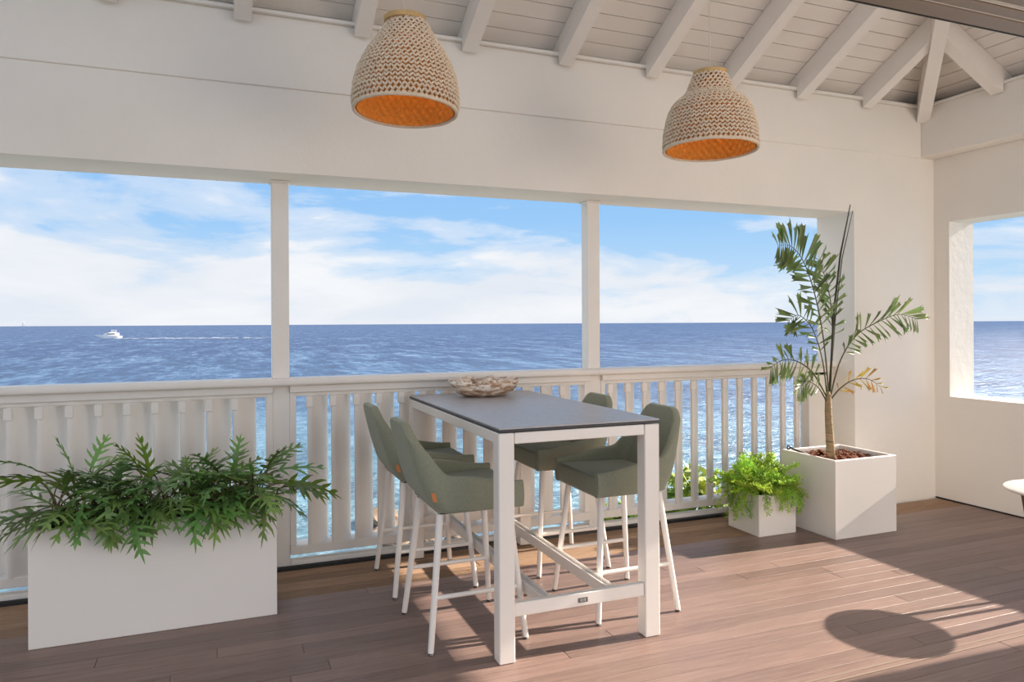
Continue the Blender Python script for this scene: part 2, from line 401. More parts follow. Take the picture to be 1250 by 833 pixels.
for k in range(-6, 8):
    xc = .118+.654*k
    if xc < XL+.1: continue
    rafter_y(xc)
for k in range(1, 4):
    yc = BYF-(BXF-(.118+.654*7))-.654*(k-1)
    rafter_x(yc)
# hip rafter
hd = Vector((-1, -1, 0)).normalized(); hp = Vector((1, -1, 0)).normalized()*RW/2
c0 = Vector((BXF-.004, BYF-.004, 0)); b = MB(); prof = []
Lh = (BYF-RY_END)*math.sqrt(2)
sh = SL/math.sqrt(2)
zt = lambda s_: PZ+sh*s_-.012
prof = [(0, ZU-.058), (Lh, ZU-.058+sh*Lh), (Lh, zt(Lh)), (-.1, zt(-.1)), (-.1, BZ1+.003), (0, BZ1+.003)]
n = len(prof); vs = [c0+hd*a+Vector((0, 0, c))+hp for a, c in prof]+[c0+hd*a+Vector((0, 0, c))-hp for a, c in prof]
b.add(vs, [tuple(range(n)), tuple(range(2*n-1, n-1, -1))]+[(k, (k+1) % n, n+(k+1) % n, n+k) for k in range(n)])
b.build('hip_rafter', 'rafter_paint', ce)

# sliding door head and floor track (the terrace is seen through the open doors)
dh = bpy.data.objects.new('door_1', None); C.objects.link(dh); tag(dh, 'brown metal head and floor track of the open sliding doors', kind='structure')
DZ = 2.775
MB().bbox(XL, WX0-.003, 1.86, 2.27, DZ+.012, DZ+.16, .003).build('head_frame', 'bronze_frame', dh)
for ya, yb_ in ((2.172, 2.266), (2.092, 2.152), (2.0, 2.052), (1.90, 1.985)):
    MB().bbox(XL, WX0-.003, ya, yb_, DZ, DZ+.012, .002).build('head_track', 'bronze_frame', dh)
for yc in (2.160, 2.078, 2.064, 1.993): MB().box(XL, WX0-.003, yc-.0035, yc+.0035, DZ+.002, DZ+.012).build('seal_strip', 'pale_seal', dh)
MB().box(XL, WX0-.003, 2.2665, 2.2745, DZ-.002, DZ+.010).build('seal_strip', 'black_rubber', dh)
for yc in (2.252, 2.288): MB().box(XL, WX0-.012, yc-.006, yc+.006, .0004, .0016).build('floor_track', 'bronze_frame', dh)

# ================================================================== POSTS AND RAILING
PY0, PY1 = 4.55, 4.645
for xa, xb, lab in ((.281, .379, 'white square porch post beside the long fern planter, under the header'),
                    (2.388, 2.484, 'white square porch post behind the far right green stool, under the header'),):
    t = thing('porch_post', lab, 'post', ((xa+xb)/2, (PY0+PY1)/2, -.002), group='porch posts'); w2 = (xb-xa)/2; d2 = (PY1-PY0)/2
    MB().bbox(-w2, w2, -d2, d2, 1.1285, HZ+.001, .004).build('upper_shaft', 'white_paint', t)
    MB().bbox(-w2, w2, -d2-.004, d2, -.029, 1.089, .003).build('lower_shaft', 'white_paint', t)
    MB().bbox(-w2-.008, w2+.008, -d2-.014, d2+.01, HZ-.012, HZ+.001, .003).build('collar', 'white_paint', t)
def slat_mesh():
    hl, ht, ang = .091, .0235, R(46); pts = []
    for k in range(18):
        a = 2*PI*k/18; c, s_ = math.cos(a), math.sin(a)
        x_ = hl*math.copysign(abs(c)**.85, c); y_ = ht*math.copysign(abs(s_)**.85, s_)
        pts.append((x_*math.cos(ang)-y_*math.sin(ang), x_*math.sin(ang)+y_*math.cos(ang)))
    return MB().prism(pts, .126, 1.0225).mesh('slat', 'white_paint', True)
slat_me = slat_mesh()
b = MB().bbox(-.075, -.035, -.075, -.047, .955, 1.020, .003); block_me = b.mesh('mounting_block', 'white_paint')
SY = 4.585
def railing(xa, xb, centres, lab, endstile=None):
    t = thing('balustrade', lab, 'railing', ((xa+xb)/2, SY, 0), group='louvred railing bays'); ox = (xa+xb)/2
    bx = lambda nm, x0, x1, y0, y1, z0, z1, bv=.004, sg=1: MB().bbox(x0-ox, x1-ox, y0-SY, y1-SY, z0, z1, bv, sg).build(nm, 'white_paint', t, sg > 1)
    # rounded cap, butted square against its neighbour on the middle of the post
    x0, x1 = (xa-.049 if xa > 0 else xa)-ox, (xb+.049 if xb < 4 else xb)-ox; pf = []
    for cy_, cz_, a0 in ((4.649, 1.114, 0), (4.491, 1.114, 90), (4.491, 1.104, 180), (4.649, 1.104, 270)):
        for k in range(5): pf.append((cy_-SY+.016*math.cos(R(a0+22.5*k)), cz_+.016*math.sin(R(a0+22.5*k))))
    n_ = len(pf); MB().add([(x_, y_, z_) for x_ in (x0, x1) for y_, z_ in pf], [tuple(range(n_)), tuple(range(2*n_-1, n_-1, -1))]+[(k, (k+1) % n_, n_+(k+1) % n_, n_+k) for k in range(n_)]).build('cap_rail', 'white_paint', t, True)
    bx('top_rail', xa, xb, 4.515, 4.655, 1.045, 1.0875, .003)
    bx('top_batten', xa+.036, xb-.036, 4.54, 4.64, 1.021, 1.0445, .003)
    bx('bottom_rail', xa, xb, 4.525, 4.650, .075, .1275, .003)
    bx('stile', xa, xa+.036, 4.54, 4.64, .128, 1.0445, .003)
    bx('stile', xb-(endstile or .036), xb, 4.54, 4.64, .128, 1.0445, .003)
    for c in centres:
        o = link('slat', slat_me, t); o.location = (c-ox, 0, 0)
        link('mounting_block', block_me, o)
    return t
railing(OX0, .2815, [.126-.1387*k for k in range(20)], 'white louvred railing bay behind the long planter of lobed ferns')
railing(.3785, 2.3885, [.545+.14*k for k in range(13)], 'white louvred railing bay behind the bar table and the left stools')
railing(2.4835, OX1, [2.60+.14*k for k in range(13)], 'white louvred railing bay behind the palm and the feathery fern', .23)
for nm, xa, xb in (('trim_5', OX0, .281), ('trim_8', .379, 2.388), ('trim_9', 2.484, OX1)):    # the kerb runs between the posts
    tag(MB().bbox(xa, xb, 4.535, 4.60, -.030, .040, .014, 3).build(nm, 'white_paint', None, True), 'rounded white kerb under the railing', kind='structure')
tag(MB().bbox(OX0+.002, OX1-.002, 4.488, 4.536, -.030, .012, .005, 2).build('trim_6', 'black_rubber', None, True), 'black drip strip along the kerb', kind='structure')

# ================================================================== BAR TABLE
TX0, TX1, TY0, TY1 = 1.088, 1.884, 2.885, 4.47
cx, cy = (TX0+TX1)/2, (TY0+TY1)/2
t = thing('bar_table', 'tall white metal bar table with a dark slate top', 'table', (cx, cy, 0))
hx_, hy_ = (TX1-TX0)/2, (TY1-TY0)/2
tp = MB().bbox(-hx_+.004, hx_+.002, -hy_+.002, hy_-.002, .9975, 1.006, .002).build('table_top', 'slate_top', t)
MB().bbox(-hx_+.002, hx_+.004, -hy_, hy_, .9875, .9972, .002).build('table_top_edge', 'dark_edge', t)
for sx in (-1, 1):
    for sy in (-1, 1):
        x0, x1 = (-hx_, -hx_+.072) if sx < 0 else (hx_-.078, hx_)
        y0, y1 = (-hy_+.002, -hy_+.072) if sy < 0 else (hy_-.072, hy_-.002)
        MB().bbox(x0, x1, y0, y1, 0.001, .983, .004).build('leg', 'powder_white', t)
MB().bbox(-hx_+.074, hx_-.080, -hy_+.004, -hy_+.05, .935, .983, .003).build('apron', 'powder_white', t)
MB().bbox(-hx_+.074, hx_-.080, hy_-.05, hy_-.004, .935, .983, .003).build('apron', 'powder_white', t)
MB().bbox(-hx_+.002, -hx_+.048, -hy_+.074, hy_-.074, .935, .983, .003).build('apron', 'powder_white', t)
MB().bbox(hx_-.048, hx_-.002, -hy_+.074, hy_-.074, .935, .983, .003).build('apron', 'powder_white', t)
MB().box(-hx_+.03, hx_-.03, -hy_+.03, hy_-.03, .9835, .9872).build('spacer', 'joint_dark', t)
cb = MB().bbox(-hx_+.073, hx_-.079, -hy_+.012, -hy_+.046, .192, .250, .003).build('cross_bar', 'powder_white', t)
MB().bbox(-hx_+.073, hx_-.079, hy_-.046, hy_-.012, .192, .250, .003).build('cross_bar', 'powder_white', t)
pl = MB().bbox(-.022, .026, -hy_+.0095, -hy_+.0118, .2085, .2305, .0006).build('maker_plate', 'plate_grey', cb)
MB().bbox(.0, .003, -hy_+.009, -hy_+.0096, .213, .226, .0002).build('maker_plate_mark', 'plate_mark', cb)
MB().bbox(-.010, -.006, -hy_+.009, -hy_+.0096, .213, .226, .0002).build('maker_plate_mark', 'plate_mark', cb)
MB().bbox(.009, .014, -hy_+.009, -hy_+.0096, .213, .226, .0002).build('maker_plate_mark', 'plate_mark', cb)
for xc in (-.161, .161):
    fb = MB()
    fb.bbox(xc-.022, xc-.014, -hy_+.047, hy_-.047, .195, .249, .002).bbox(xc+.014, xc+.022, -hy_+.047, hy_-.047, .195, .249, .002).bbox(xc-.0135, xc+.0135, -hy_+.047, hy_-.047, .195, .240, .002)
    fb.build('foot_rail', 'powder_white', t)

# ------------------------------------------------------------------ stools
def smooth(a, b, x_):
    x_ = max(0, min(1, (x_-a)/(b-a))); return x_*x_*(3-2*x_)
def make_stool():
    t = thing('bar_stool', 'x', 'stool')
    # plan path of the shell: front of one side, round the back, front of the other side
    XF, XB, HW, RC = .222, -.216, .240, .078
    half = []
    for k in range(15): half.append((XF+(XB+RC-XF)*k/15, HW))
    for k in range(0, 10):
        a = PI/2*k/9; half.append((XB+RC-RC*math.sin(a), HW-RC+RC*math.cos(a)))
    for k in range(1, 7): half.append((XB, (HW-RC)*(1-k/6)))
    q = half+[(x_, -y_) for x_, y_ in reversed(half[:-1])]
    n = len(q); m = MB(); cols = []; NZ = 14; tag_col = None
    dist = [0.0]
    for a, c in zip(q, q[1:]): dist.append(dist[-1]+math.hypot(c[0]-a[0], c[1]-a[1]))
    tot = dist[-1]; s_arm = XF-(-.128); s_cor = (XF-XB-RC)+RC*PI/2
    for i, (x_, y_) in enumerate(q):
        a = q[max(0, i-1)]; c = q[min(n-1, i+1)]; tx, ty = c[0]-a[0], c[1]-a[1]; l = math.hypot(tx, ty); nx, ny = -ty/l, tx/l
        if nx*(x_+.03)+ny*y_ < 0: nx, ny = -nx, -ny
        d = min(dist[i], tot-dist[i])
        up_ = max(0, min(1, (d-s_arm)/(s_cor+.012-s_arm)))
        hgt = .716+.042*smooth(0, s_arm, d)+.212*(.55*up_+.45*smooth(0, 1, up_))+.028*smooth(s_cor-.01, s_cor+.055, d)
        back = smooth(s_arm-.03, s_cor, d)
        bot = .604+.010*smooth(s_arm, s_cor+.03, d)
        outer, inner = [], []
        for k in range(NZ+1):
            fz = (k/NZ)**1.6; z_ = bot+(hgt-bot)*fz
            lean = .108*back*max(0, (z_-.64))/.36
            rt = max(0, 1-(z_-bot)/.085); rs = max(0, 1-(z_-bot)/.02)
            und = .060*back*(1-math.sqrt(max(0, 1-rt*rt)))+.012*(1-back)*(1-math.sqrt(max(0, 1-rs*rs)))
            th = .030+.012*back
            outer.append((x_+nx*(.008*math.sin(PI*fz)-und)-lean, (y_+ny*(.008*math.sin(PI*fz)-und))*(1-.07*back*smooth(.75, 1.0, z_)), z_))
            inner.append((x_+nx*(-th-und*.5)-lean, (y_+ny*(-th-und*.5))*(1-.07*back*smooth(.75, 1.0, z_)), z_))
        o_, i_ = Vector(outer[-1]), Vector(inner[-1]); w_ = i_-o_
        cap = [tuple(o_+w_*.12+Vector((0, 0, .007))), tuple(o_+w_*.5+Vector((0, 0, .011))), tuple(o_+w_*.88+Vector((0, 0, .007)))]
        cols.append(outer+cap+list(reversed(inner)))
        if y_ < 0 and tag_col is None and x_ > -.196: tag_col = (outer, Vector((nx, ny, 0)))
    k = len(cols[0]); vs = [p for c in cols for p in c]; fs = []
    for i in range(n-1):
        for j in range(k): fs.append((i*k+j, i*k+(j+1) % k, (i+1)*k+(j+1) % k, (i+1)*k+j))
    fs += [tuple(range(k)), tuple((n-1)*k+j for j in range(k-1, -1, -1))]
    m.add(vs, fs); shell = m.build('shell', 'green_fabric', t, True)
    # seat cushion
    bm = bmesh.new(); bmesh.ops.create_cube(bm, size=1)
    for v in bm.verts: v.co = Vector((.020+v.co.x*.408, v.co.y*.424, .650+v.co.z*.096+(.012*v.co.x if v.co.z > 0 else 0)))
    bmesh.ops.bevel(bm, geom=bm.edges[:], offset=.018, segments=3, profile=.6, affect='EDGES')
    me = bpy.data.meshes.new('seat'); bm.to_mesh(me); bm.free(); me.materials.append(MATS['green_fabric'])
    me.polygons.foreach_set('use_smooth', [True]*len(me.polygons)); link('seat', me, t)
    MB().bbox(-.16, .19, -.185, .185, .592, .601, .004).build('seat_base', 'joint_dark', t)
    for sx in (-1, 1):
        for sy in (-1, 1):
            top_ = Vector((.165*sx+.005, .178*sy, .594)); ft = Vector((.226*sx, .248*sy, .002))
            MB().tube([ft, ft.lerp(top_, .5), top_], [.0135, .0150, .0168], 12).build('leg', 'powder_white', t, True)
            MB().tube([ft+Vector((0, 0, -.001)), ft.lerp(top_, .012)], [.0138, .0140], 10).build('foot_cap', 'joint_dark', t)
    for sy in (-1, 1):
        fz = .236/.594; xx = .226+(.165-.226)*fz; yy = (.248+(.178-.248)*fz)*sy
        MB().tube([(-xx+.008, yy, .236), (xx-.006, yy, .236)], .0108, 10).build('rung', 'powder_white', t, True)
    # little orange tag on the right hand side of the shell
    out, nv = tag_col; tv = Vector((-nv.y, nv.x, 0)); vs = []
    for dn in (-.002, .003):
        for zt_ in (.662, .702):
            k = max(i for i in range(len(out)-1) if out[i][2] <= zt_); a, c = Vector(out[k]), Vector(out[k+1]); p = a.lerp(c, (zt_-a.z)/(c.z-a.z))
            for sd in (-.0095, .0095): vs.append(p+nv*dn+tv*sd)
    MB().add(vs, [(0, 1, 3, 2), (4, 6, 7, 5), (0, 4, 5, 1), (2, 3, 7, 6), (0, 2, 6, 4), (1, 5, 7, 3)]).build('tag', 'orange_tag', t)
    return t
st0 = make_stool()
spots = [(1.070, 3.345, 0, 'green bar stool with orange tag at the table end away from the railing'),
         (1.070, 4.050, 0, 'green bar stool with orange tag at the bar table, on the end by the railing'),
         (1.900, 3.345, PI, 'green bar stool opposite the tagged stools, on the table end away from the railing'),
         (1.900, 4.050, PI, 'green bar stool opposite the tagged stools, on the table end by the railing')]
for i, (x_, y_, a, lab) in enumerate(spots):
    o = st0 if i == 0 else copy_tree(st0)
    o.location = (x_, y_, 0); o.rotation_euler = (0, 0, a); tag(o, lab, 'stool', 'bar stools at the table')

# ------------------------------------------------------------------ shell bowl on the table
def bowl():
    t = thing('shell_bowl', 'ruffled brown and cream shell bowl on the slate table top', 'bowl', (1.495, 4.215, 1.0065))
    N = 72; prof = [(.0, .002), (.40, 0), (.62, .005), (.80, .022), (.92, .046), (.99, .070), (1.0, .092), (.965, .102), (.91, .098), (.84, .080), (.70, .052), (.45, .032), (.0, .028)]
    vs, fs = [], []
    for j, (rr, z_) in enumerate(prof):
        for k in range(N):
            a = 2*PI*k/N; d = Vector((math.cos(a), math.sin(a), 0))
            nz = noise.noise(d*2.3+Vector((3, 1, 0))); nf = noise.noise(d*6+Vector((0, 0, z_*14)))
            wv = math.sin(a*7+2*noise.noise(d*1.7))
            ra = rr*(1+.10*nz+.05*nf*rr+.045*wv*smooth(.5, 1, rr))
            zz_ = z_*(1+.16*nz+.10*wv*smooth(.6, 1, rr)+.10*nf)
            fold = .030*math.sin(a*5+z_*38+2*nz)*smooth(.4, .8, rr)*(1 if j < 7 else .4)
            vs.append((d.x*(ra+fold)*.205, d.y*(ra+fold)*.145, max(0.0005, zz_)))
    m_ = len(prof)
    fs = [(i*N+k, i*N+(k+1) % N, (i+1)*N+(k+1) % N, (i+1)*N+k) for i in range(m_-1) for k in range(N)]
    mm = bpy.data.materials.new('shell'); mm.use_nodes = True; q = NT(mm.node_tree); b = q.n['Principled BSDF']; b.inputs['Roughness'].default_value = .55
    g = q.add('ShaderNodeTexCoord').outputs['Object']
    n1 = q.noise(q.map(g, (7, 7, 26)), 1.2, 5, .6, 1.6); n2 = q.noise(g, 16, 4, .6, .6)
    c = q.ramp(n1, [(.28, (.10, .055, .035)), (.40, (.36, .21, .13)), (.50, (.58, .42, .30)), (.58, (.84, .76, .66)), (.8, (.92, .87, .79))])
    c = q.mix(q.ramp(n2, [(.55, 0.), (.8, .5)]), c, (.26, .15, .09)); q.link(c, b.inputs['Base Color'])
    bn = q.add('ShaderNodeBump'); bn.inputs['Strength'].default_value = .8; bn.inputs['Distance'].default_value = .01
    q.link(n1, bn.inputs['Height']); q.link(bn.outputs[0], b.inputs['Normal']); MATS['shell'] = mm
    MB().add(vs, fs).build('bowl_body', 'shell', t, 'all')
    # curled lips of the shell standing over the rim
    rng = random.Random(5)
    for k in range(7):
        a = 2*PI*k/7+rng.uniform(-.2, .2); px, py = .155*math.cos(a), .108*math.sin(a)
        pts = []
        for j in range(9):
            s_ = j/8; b_ = a+(s_-.5)*.75; rr = .165+.025*math.sin(s_*9+k)
            pts.append((rr*math.cos(b_)*1.12, rr*math.sin(b_)*.78, .088+.014*math.sin(s_*PI)+.008*math.sin(s_*9+k*2)))
        MB().tube(pts, [.004+.010*math.sin(PI*j/8) for j in range(9)], 8).build('curled_lip', 'shell_cream', t, 'all')
bowl()

# ================================================================== PLANTERS
def planter(name, label, x0, x1, y0, y1, h, rim, fill, fillmat, fillname):
    cx_, cy_ = (x0+x1)/2, (y0+y1)/2; t = thing(name, label, 'planter', (cx_, cy_, 0.0))
    hx2, hy2 = (x1-x0)/2, (y1-y0)/2; m = MB(); bv = .004
    bm = bmesh.new(); bmesh.ops.create_cube(bm, size=1)
    for v in bm.verts: v.co = Vector((v.co.x*2*hx2, v.co.y*2*hy2, .002+(v.co.z+.5)*(h-.002)))
    topf = [f for f in bm.faces if f.normal.z > .9]
    r_ = bmesh.ops.inset_region(bm, faces=topf, thickness=rim)
    for v in topf[0].verts: v.co.z -= h-fill+.03
    # bmesh keeps the inset ring; drop the middle straight down
    ring = [v.co.copy() for v in topf[0].verts]
    bmesh.ops.delete(bm, geom=topf, context='FACES_ONLY')
    bm2 = bmesh.new()
    bm.free(); bm2.free()
    a, b_, c, d = hx2, hy2, hx2-rim, hy2-rim
    m.bbox(-a, a, -b_, -d, .002, h, bv).bbox(-a, a, d, b_, .002, h, bv)
    m = MB()
    def loop(px, py, z_, ch=0): return [(-px, -py, z_), (px, -py, z_), (px, py, z_), (-px, py, z_)]
    L = [loop(a-.003, b_-.003, .0), loop(a, b_, .003), loop(a, b_, h-.004), loop(a-.004, b_-.004, h), loop(c+.004, d+.004, h), loop(c, d, h-.004), loop(c, d, fill-.04)]
    vs = [p for l in L for p in l]; fs = [(i*4+k, i*4+(k+1) % 4, (i+1)*4+(k+1) % 4, (i+1)*4+k) for i in range(len(L)-1) for k in range(4)]+[(3, 2, 1, 0)]
    m.add(vs, fs).build('box', 'planter_white', t)
    # soil surface, gently uneven
    nx, ny = 16, 12; vs, fs = [], []
    for j in range(ny+1):
        for i in range(nx+1):
            px, py = -c+.002+2*(c-.002)*i/nx, -d+.002+2*(d-.002)*j/ny
            vs.append((px, py, fill+.018*noise.noise(Vector((px*12+cx_*3, py*12, 0)))))
    fs = [(j*(nx+1)+i, j*(nx+1)+i+1, (j+1)*(nx+1)+i+1, (j+1)*(nx+1)+i) for j in range(ny) for i in range(nx)]
    MB().add(vs, fs).build(fillname, fillmat, t, 'all')
    return t
planter('long_planter', 'long white rectangular planter in front of the railing, filled with lobed ferns', -.807, .253, 3.826, 4.195, .532, .026, .470, 'soil', 'soil')
sq = planter('cube_planter', 'tall white cube planter holding the slender palm', 3.780, 4.330, 3.700, 4.20, .527, .024, .478, 'soil', 'soil')
planter('small_planter', 'small white cube planter overflowing with feathery light green fern', 3.356, 3.671, 3.945, 4.262, .282, .018, .250, 'soil', 'soil')
rng = random.Random(8)
chip = []
for k in range(4):
    bm = bmesh.new(); bmesh.ops.create_icosphere(bm, subdivisions=1, radius=1)
    for v in bm.verts: v.co = Vector((v.co.x*.028, v.co.y*.016, v.co.z*.008))*(1+.5*noise.noise(v.co*2+Vector((k, 0, 0))))
    me = bpy.data.meshes.new('bark_chip'); bm.to_mesh(me); bm.free(); me.materials.append(MATS['bark_chip']); chip.append(me)
for k in range(220):
    o = link('bark_chip', rng.choice(chip), sq); px, py = rng.uniform(-.235, .235), rng.uniform(-.21, .21)
    o.location = (px, py, .490+rng.uniform(-.004, .014)); o.rotation_euler = (rng.uniform(-.5, .5), rng.uniform(-.5, .5), rng.uniform(0, 6.3)); s_ = rng.uniform(.7, 1.3); o.scale = (s_, s_, s_)

# ------------------------------------------------------------------ keep foliage out of the planter walls
import numpy as np
_pts = {}
def mesh_points(me):
    if me.name not in _pts:
        v = np.array([v.co[:] for v in me.vertices]); e = np.array([e.vertices[:] for e in me.edges])
        _pts[me.name] = np.concatenate([v]+[v[e[:, 0]]*(1-u)+v[e[:, 1]]*u for u in (.33, .67)])
    return _pts[me.name]
class Pot:
    def __init__(s, x0, x1, y0, y1, h, rim, fill): s.b = (x0, x1, y0, y1, h, rim, fill)
    def bad(s, p, gap=.003):
        """number of points of p inside the wall or below the soil"""
        x0, x1, y0, y1, h, rim, fill = s.b
        inside = (p[:, 0] > x0-gap) & (p[:, 0] < x1+gap) & (p[:, 1] > y0-gap) & (p[:, 1] < y1+gap) & (p[:, 2] < h+gap)
        cav = (p[:, 0] > x0+rim+gap) & (p[:, 0] < x1-rim-gap) & (p[:, 1] > y0+rim+gap) & (p[:, 1] < y1-rim-gap) & (p[:, 2] > fill-.002)
        return int((inside & ~cav).sum())
LONG = Pot(-.807, .253, 3.826, 4.195, .532, .026, .470)
SMALL = Pot(3.356, 3.671, 3.945, 4.262, .282, .018, .250)
CUBE = Pot(3.780, 4.330, 3.700, 4.20, .527, .50, .478)
def world_pts(M, p): a = np.array(M); return p @ a[:3, :3].T + a[:3, 3]
def clear_stem(base, mid, tip, end, pot):
    """bezier from soil to tip that passes over the rim"""
    for it in range(24):
        pts = bez(base, mid, tip, 9)+([end] if end is not None else [])
        dense = np.array([tuple(a.lerp(b, u)) for a, b in zip(pts[1:], pts[2:]) for u in (0, .25, .5, .75)]+[tuple(pts[-1])])
        if pot.bad(dense, .004) == 0: break
        mid = mid+Vector((0, 0, .014))
    return pts

# ------------------------------------------------------------------ lobed fern in the long planter
def frond_mesh(seed, npair, bend, mat):
    rg = random.Random(seed); m = MB()
    def P(x_, y_, up_=0):   # unit length leaf: bend it downwards along its length, V-shaped across
        a = bend*x_*x_; z_ = .30*abs(y_)-.55*y_*y_*2+up_
        return (x_*(1-.12*bend*x_), y_, z_-a*.55)
    blade = []
    NB = 10
    for i in range(NB+1):
        s_ = i/NB; wv = .062*math.sin(PI*min(1, s_*.9+.08))+.006
        blade.append((s_, wv))
    for i in range(NB):
        (a, wa), (b, wb) = blade[i], blade[i+1]
        m.add([P(a, -wa), P(a, 0, -.01), P(a, wa), P(b, -wb), P(b, 0, -.01), P(b, wb)], [(0, 1, 4, 3), (1, 2, 5, 4)])
    for i in range(npair):
        s_ = .10+.80*i/(npair-1)
        ln = (.43*math.sin(PI*(.24+.66*s_))+.02)*rg.uniform(.8, 1.15); ang = R(62-26*s_)+rg.uniform(-.08, .08); wd = .078*rg.uniform(.85, 1.15)
        for sd in (-1, 1):
            ss = s_+.02*sd; dx, dy = math.cos(ang), math.sin(ang)*sd; nx, ny = -dy, dx
            rows = []
            for q, f in ((0, .80), (.35, 1.0), (.7, .74), (1, .06)):
                jx = ss+dx*ln*q; jy = dy*ln*q; wq = wd*f*rg.uniform(.9, 1.1); wob = .02*rg.uniform(-1, 1)*q
                rows += [P(jx-nx*wq*.5, jy-ny*wq*.5, wob), P(jx+nx*wq*.5, jy+ny*wq*.5, wob+.008)]
            m.add(rows, [(2*k, 2*k+1, 2*k+3, 2*k+2) for k in range(3)])
    # end lobe
    m.add([P(.97, -.03), P(.97, .03), P(1.10, .018), P(1.10, -.018), P(1.2, 0)], [(0, 1, 2, 3), (3, 2, 4)])
    return m.mesh('frond', mat, 'all', False)
FR = [frond_mesh(k, 4+k % 2, (.25, .55, .8, .4, 1.0, .65)[k], 'leaf_fern') for k in range(6)]
FRP = [frond_mesh(20+k, 5, (.3, .6)[k], 'leaf_fern_pale') for k in range(2)]
PF = Vector((-.277, 4.01, .47))
fern = thing('lobed_fern', 'bushy dark green fern with deeply lobed fronds spilling over the long planter', 'plant', PF)
def bez(p0, p1, p2, n=7): return [(p0*(1-t_)**2+p1*2*t_*(1-t_)+p2*t_*t_) for t_ in [i/(n-1) for i in range(n)]]
def orient(d, upv):
    x_ = d.normalized(); y_ = upv.cross(x_)
    if y_.length < .05: y_ = Vector((0, 1, 0)).cross(x_)
    y_.normalize(); z_ = x_.cross(y_); return Matrix((x_, y_, z_)).transposed().to_4x4()
def add_frond(base, tip, L, d, me, roll=0, width=1.0):
    """stem from the soil to tip (world), then a leaf of length L in direction d"""
    base = Vector(base); tip = Vector(tip); d = Vector(d).normalized(); q = mesh_points(me)
    for it in range(40):
        M = Matrix.Translation(tip) @ orient(d, Vector((0, 0, 1))) @ Matrix.Rotation(roll, 4, 'X') @ Matrix.Diagonal((L, L*width, L, 1))
        if LONG.bad(world_pts(M, q)) == 0: break
        if d.y < -.25: tip += Vector((0, -.006, .004))             # hangs over the terrace side
        elif abs(d.x) > .5 and (tip.x < -.70 or tip.x > .15): tip += Vector((math.copysign(.006, d.x), 0, .004))
        else: tip.z += .006; d = (d+Vector((0, 0, .05))).normalized()
    else: FAIL.append(LONG.bad(world_pts(M, q)))
    mid = (base+tip)/2+Vector((0, 0, .35*(tip-base).length))-d*.02
    pts = clear_stem(base, mid, tip, tip+d*L*.06, LONG)
    fo = link('frond', me, fern); fo.matrix_local = Matrix.Translation(-PF) @ M
    inv = M.inverted()
    MB().tube([inv @ p for p in pts], [.0035/L]*len(pts), 5).build('stem', 'fern_stem', fo, 'all')
FAIL = []
rng = random.Random(21)
for k in range(190):
    u = (k+rng.random())/190; bx = -.75+.96*u; by = rng.uniform(3.90, 4.13)
    base = Vector((bx, by, .475))
    lv = rng.random()
    a = rng.uniform(0, 2*PI)
    if rng.random() < .45: a = rng.uniform(-2.6, -.5)      # towards the terrace side
    out = rng.uniform(.05, .15)*(1.25-lv*.5); hh = .06+.17*lv*rng.uniform(.7, 1.1)
    tip = base+Vector((math.cos(a)*out, math.sin(a)*out*.7, hh))
    el = -.25+1.0*lv+rng.uniform(-.25, .3)
    d = Vector((math.cos(a), math.sin(a)*.8, math.tan(max(-.8, min(1.15, el)))))
    L = rng.uniform(.16, .26)
    if d.y > .3: L *= .8; tip.y = min(tip.y, 4.16)
    add_frond(base, tip, L, d, rng.choice(FR), rng.uniform(-.5, .5), rng.uniform(.85, 1.1))
# the fronds that stand out in the picture
add_frond((-.62, 3.98, .475), atY(60, 587, 3.93), .27, (-1, -.12, .15), FRP[0], .5)
add_frond((-.60, 4.0, .475), atY(45, 575, 3.98), .20, (-.8, .1, .55), FRP[1], .3)
add_frond((-.38, 4.02, .475), atY(182, 588, 3.99), .22, (-.06, .05, 1), FRP[0], 1.45)
add_frond((-.33, 3.99, .475), atY(170, 575, 4.0), .17, (-.35, .1, .9), FRP[1], .8)
add_frond((-.45, 3.96, .475), atY(132, 612, 3.86), .22, (.12, -.35, -.75), FR[3], .1)
add_frond((-.50, 3.93, .475), atY(105, 612, 3.87), .19, (-.25, -.6, -.5), FR[1], .2)
add_frond((-.25, 3.95, .475), atY(205, 612, 3.87), .17, (.25, -.6, -.45), FR[0], .1)
add_frond((-.10, 3.95, .475), atY(272, 605, 3.87), .17, (.1, -.5, -.6), FR[3], 0)
add_frond((.08, 3.95, .475), atY(312, 596, 3.87), .18, (.45, -.6, -.35), FR[0], .2)
add_frond((.12, 3.97, .475), atY(345, 590, 3.90), .28, (1, -.1, -.02), FRP[1], .5)
add_frond((.14, 4.0, .475), atY(335, 575, 3.97), .24, (1, .0, .12), FR[0], .2)
add_frond((.12, 4.04, .475), atY(325, 570, 4.02), .20, (.75, .1, .62), FR[3], .4)
add_frond((.02, 4.04, .475), atY(285, 575, 4.03), .17, (.15, .1, .9), FR[3], .8)
add_frond((-.6, 4.03, .475), atY(90, 580, 4.03), .19, (-.25, .1, .9), FR[0], .7)
add_frond((-.5, 4.03, .475), atY(110, 575, 4.03), .17, (.3, .1, .9), FR[3], .9)

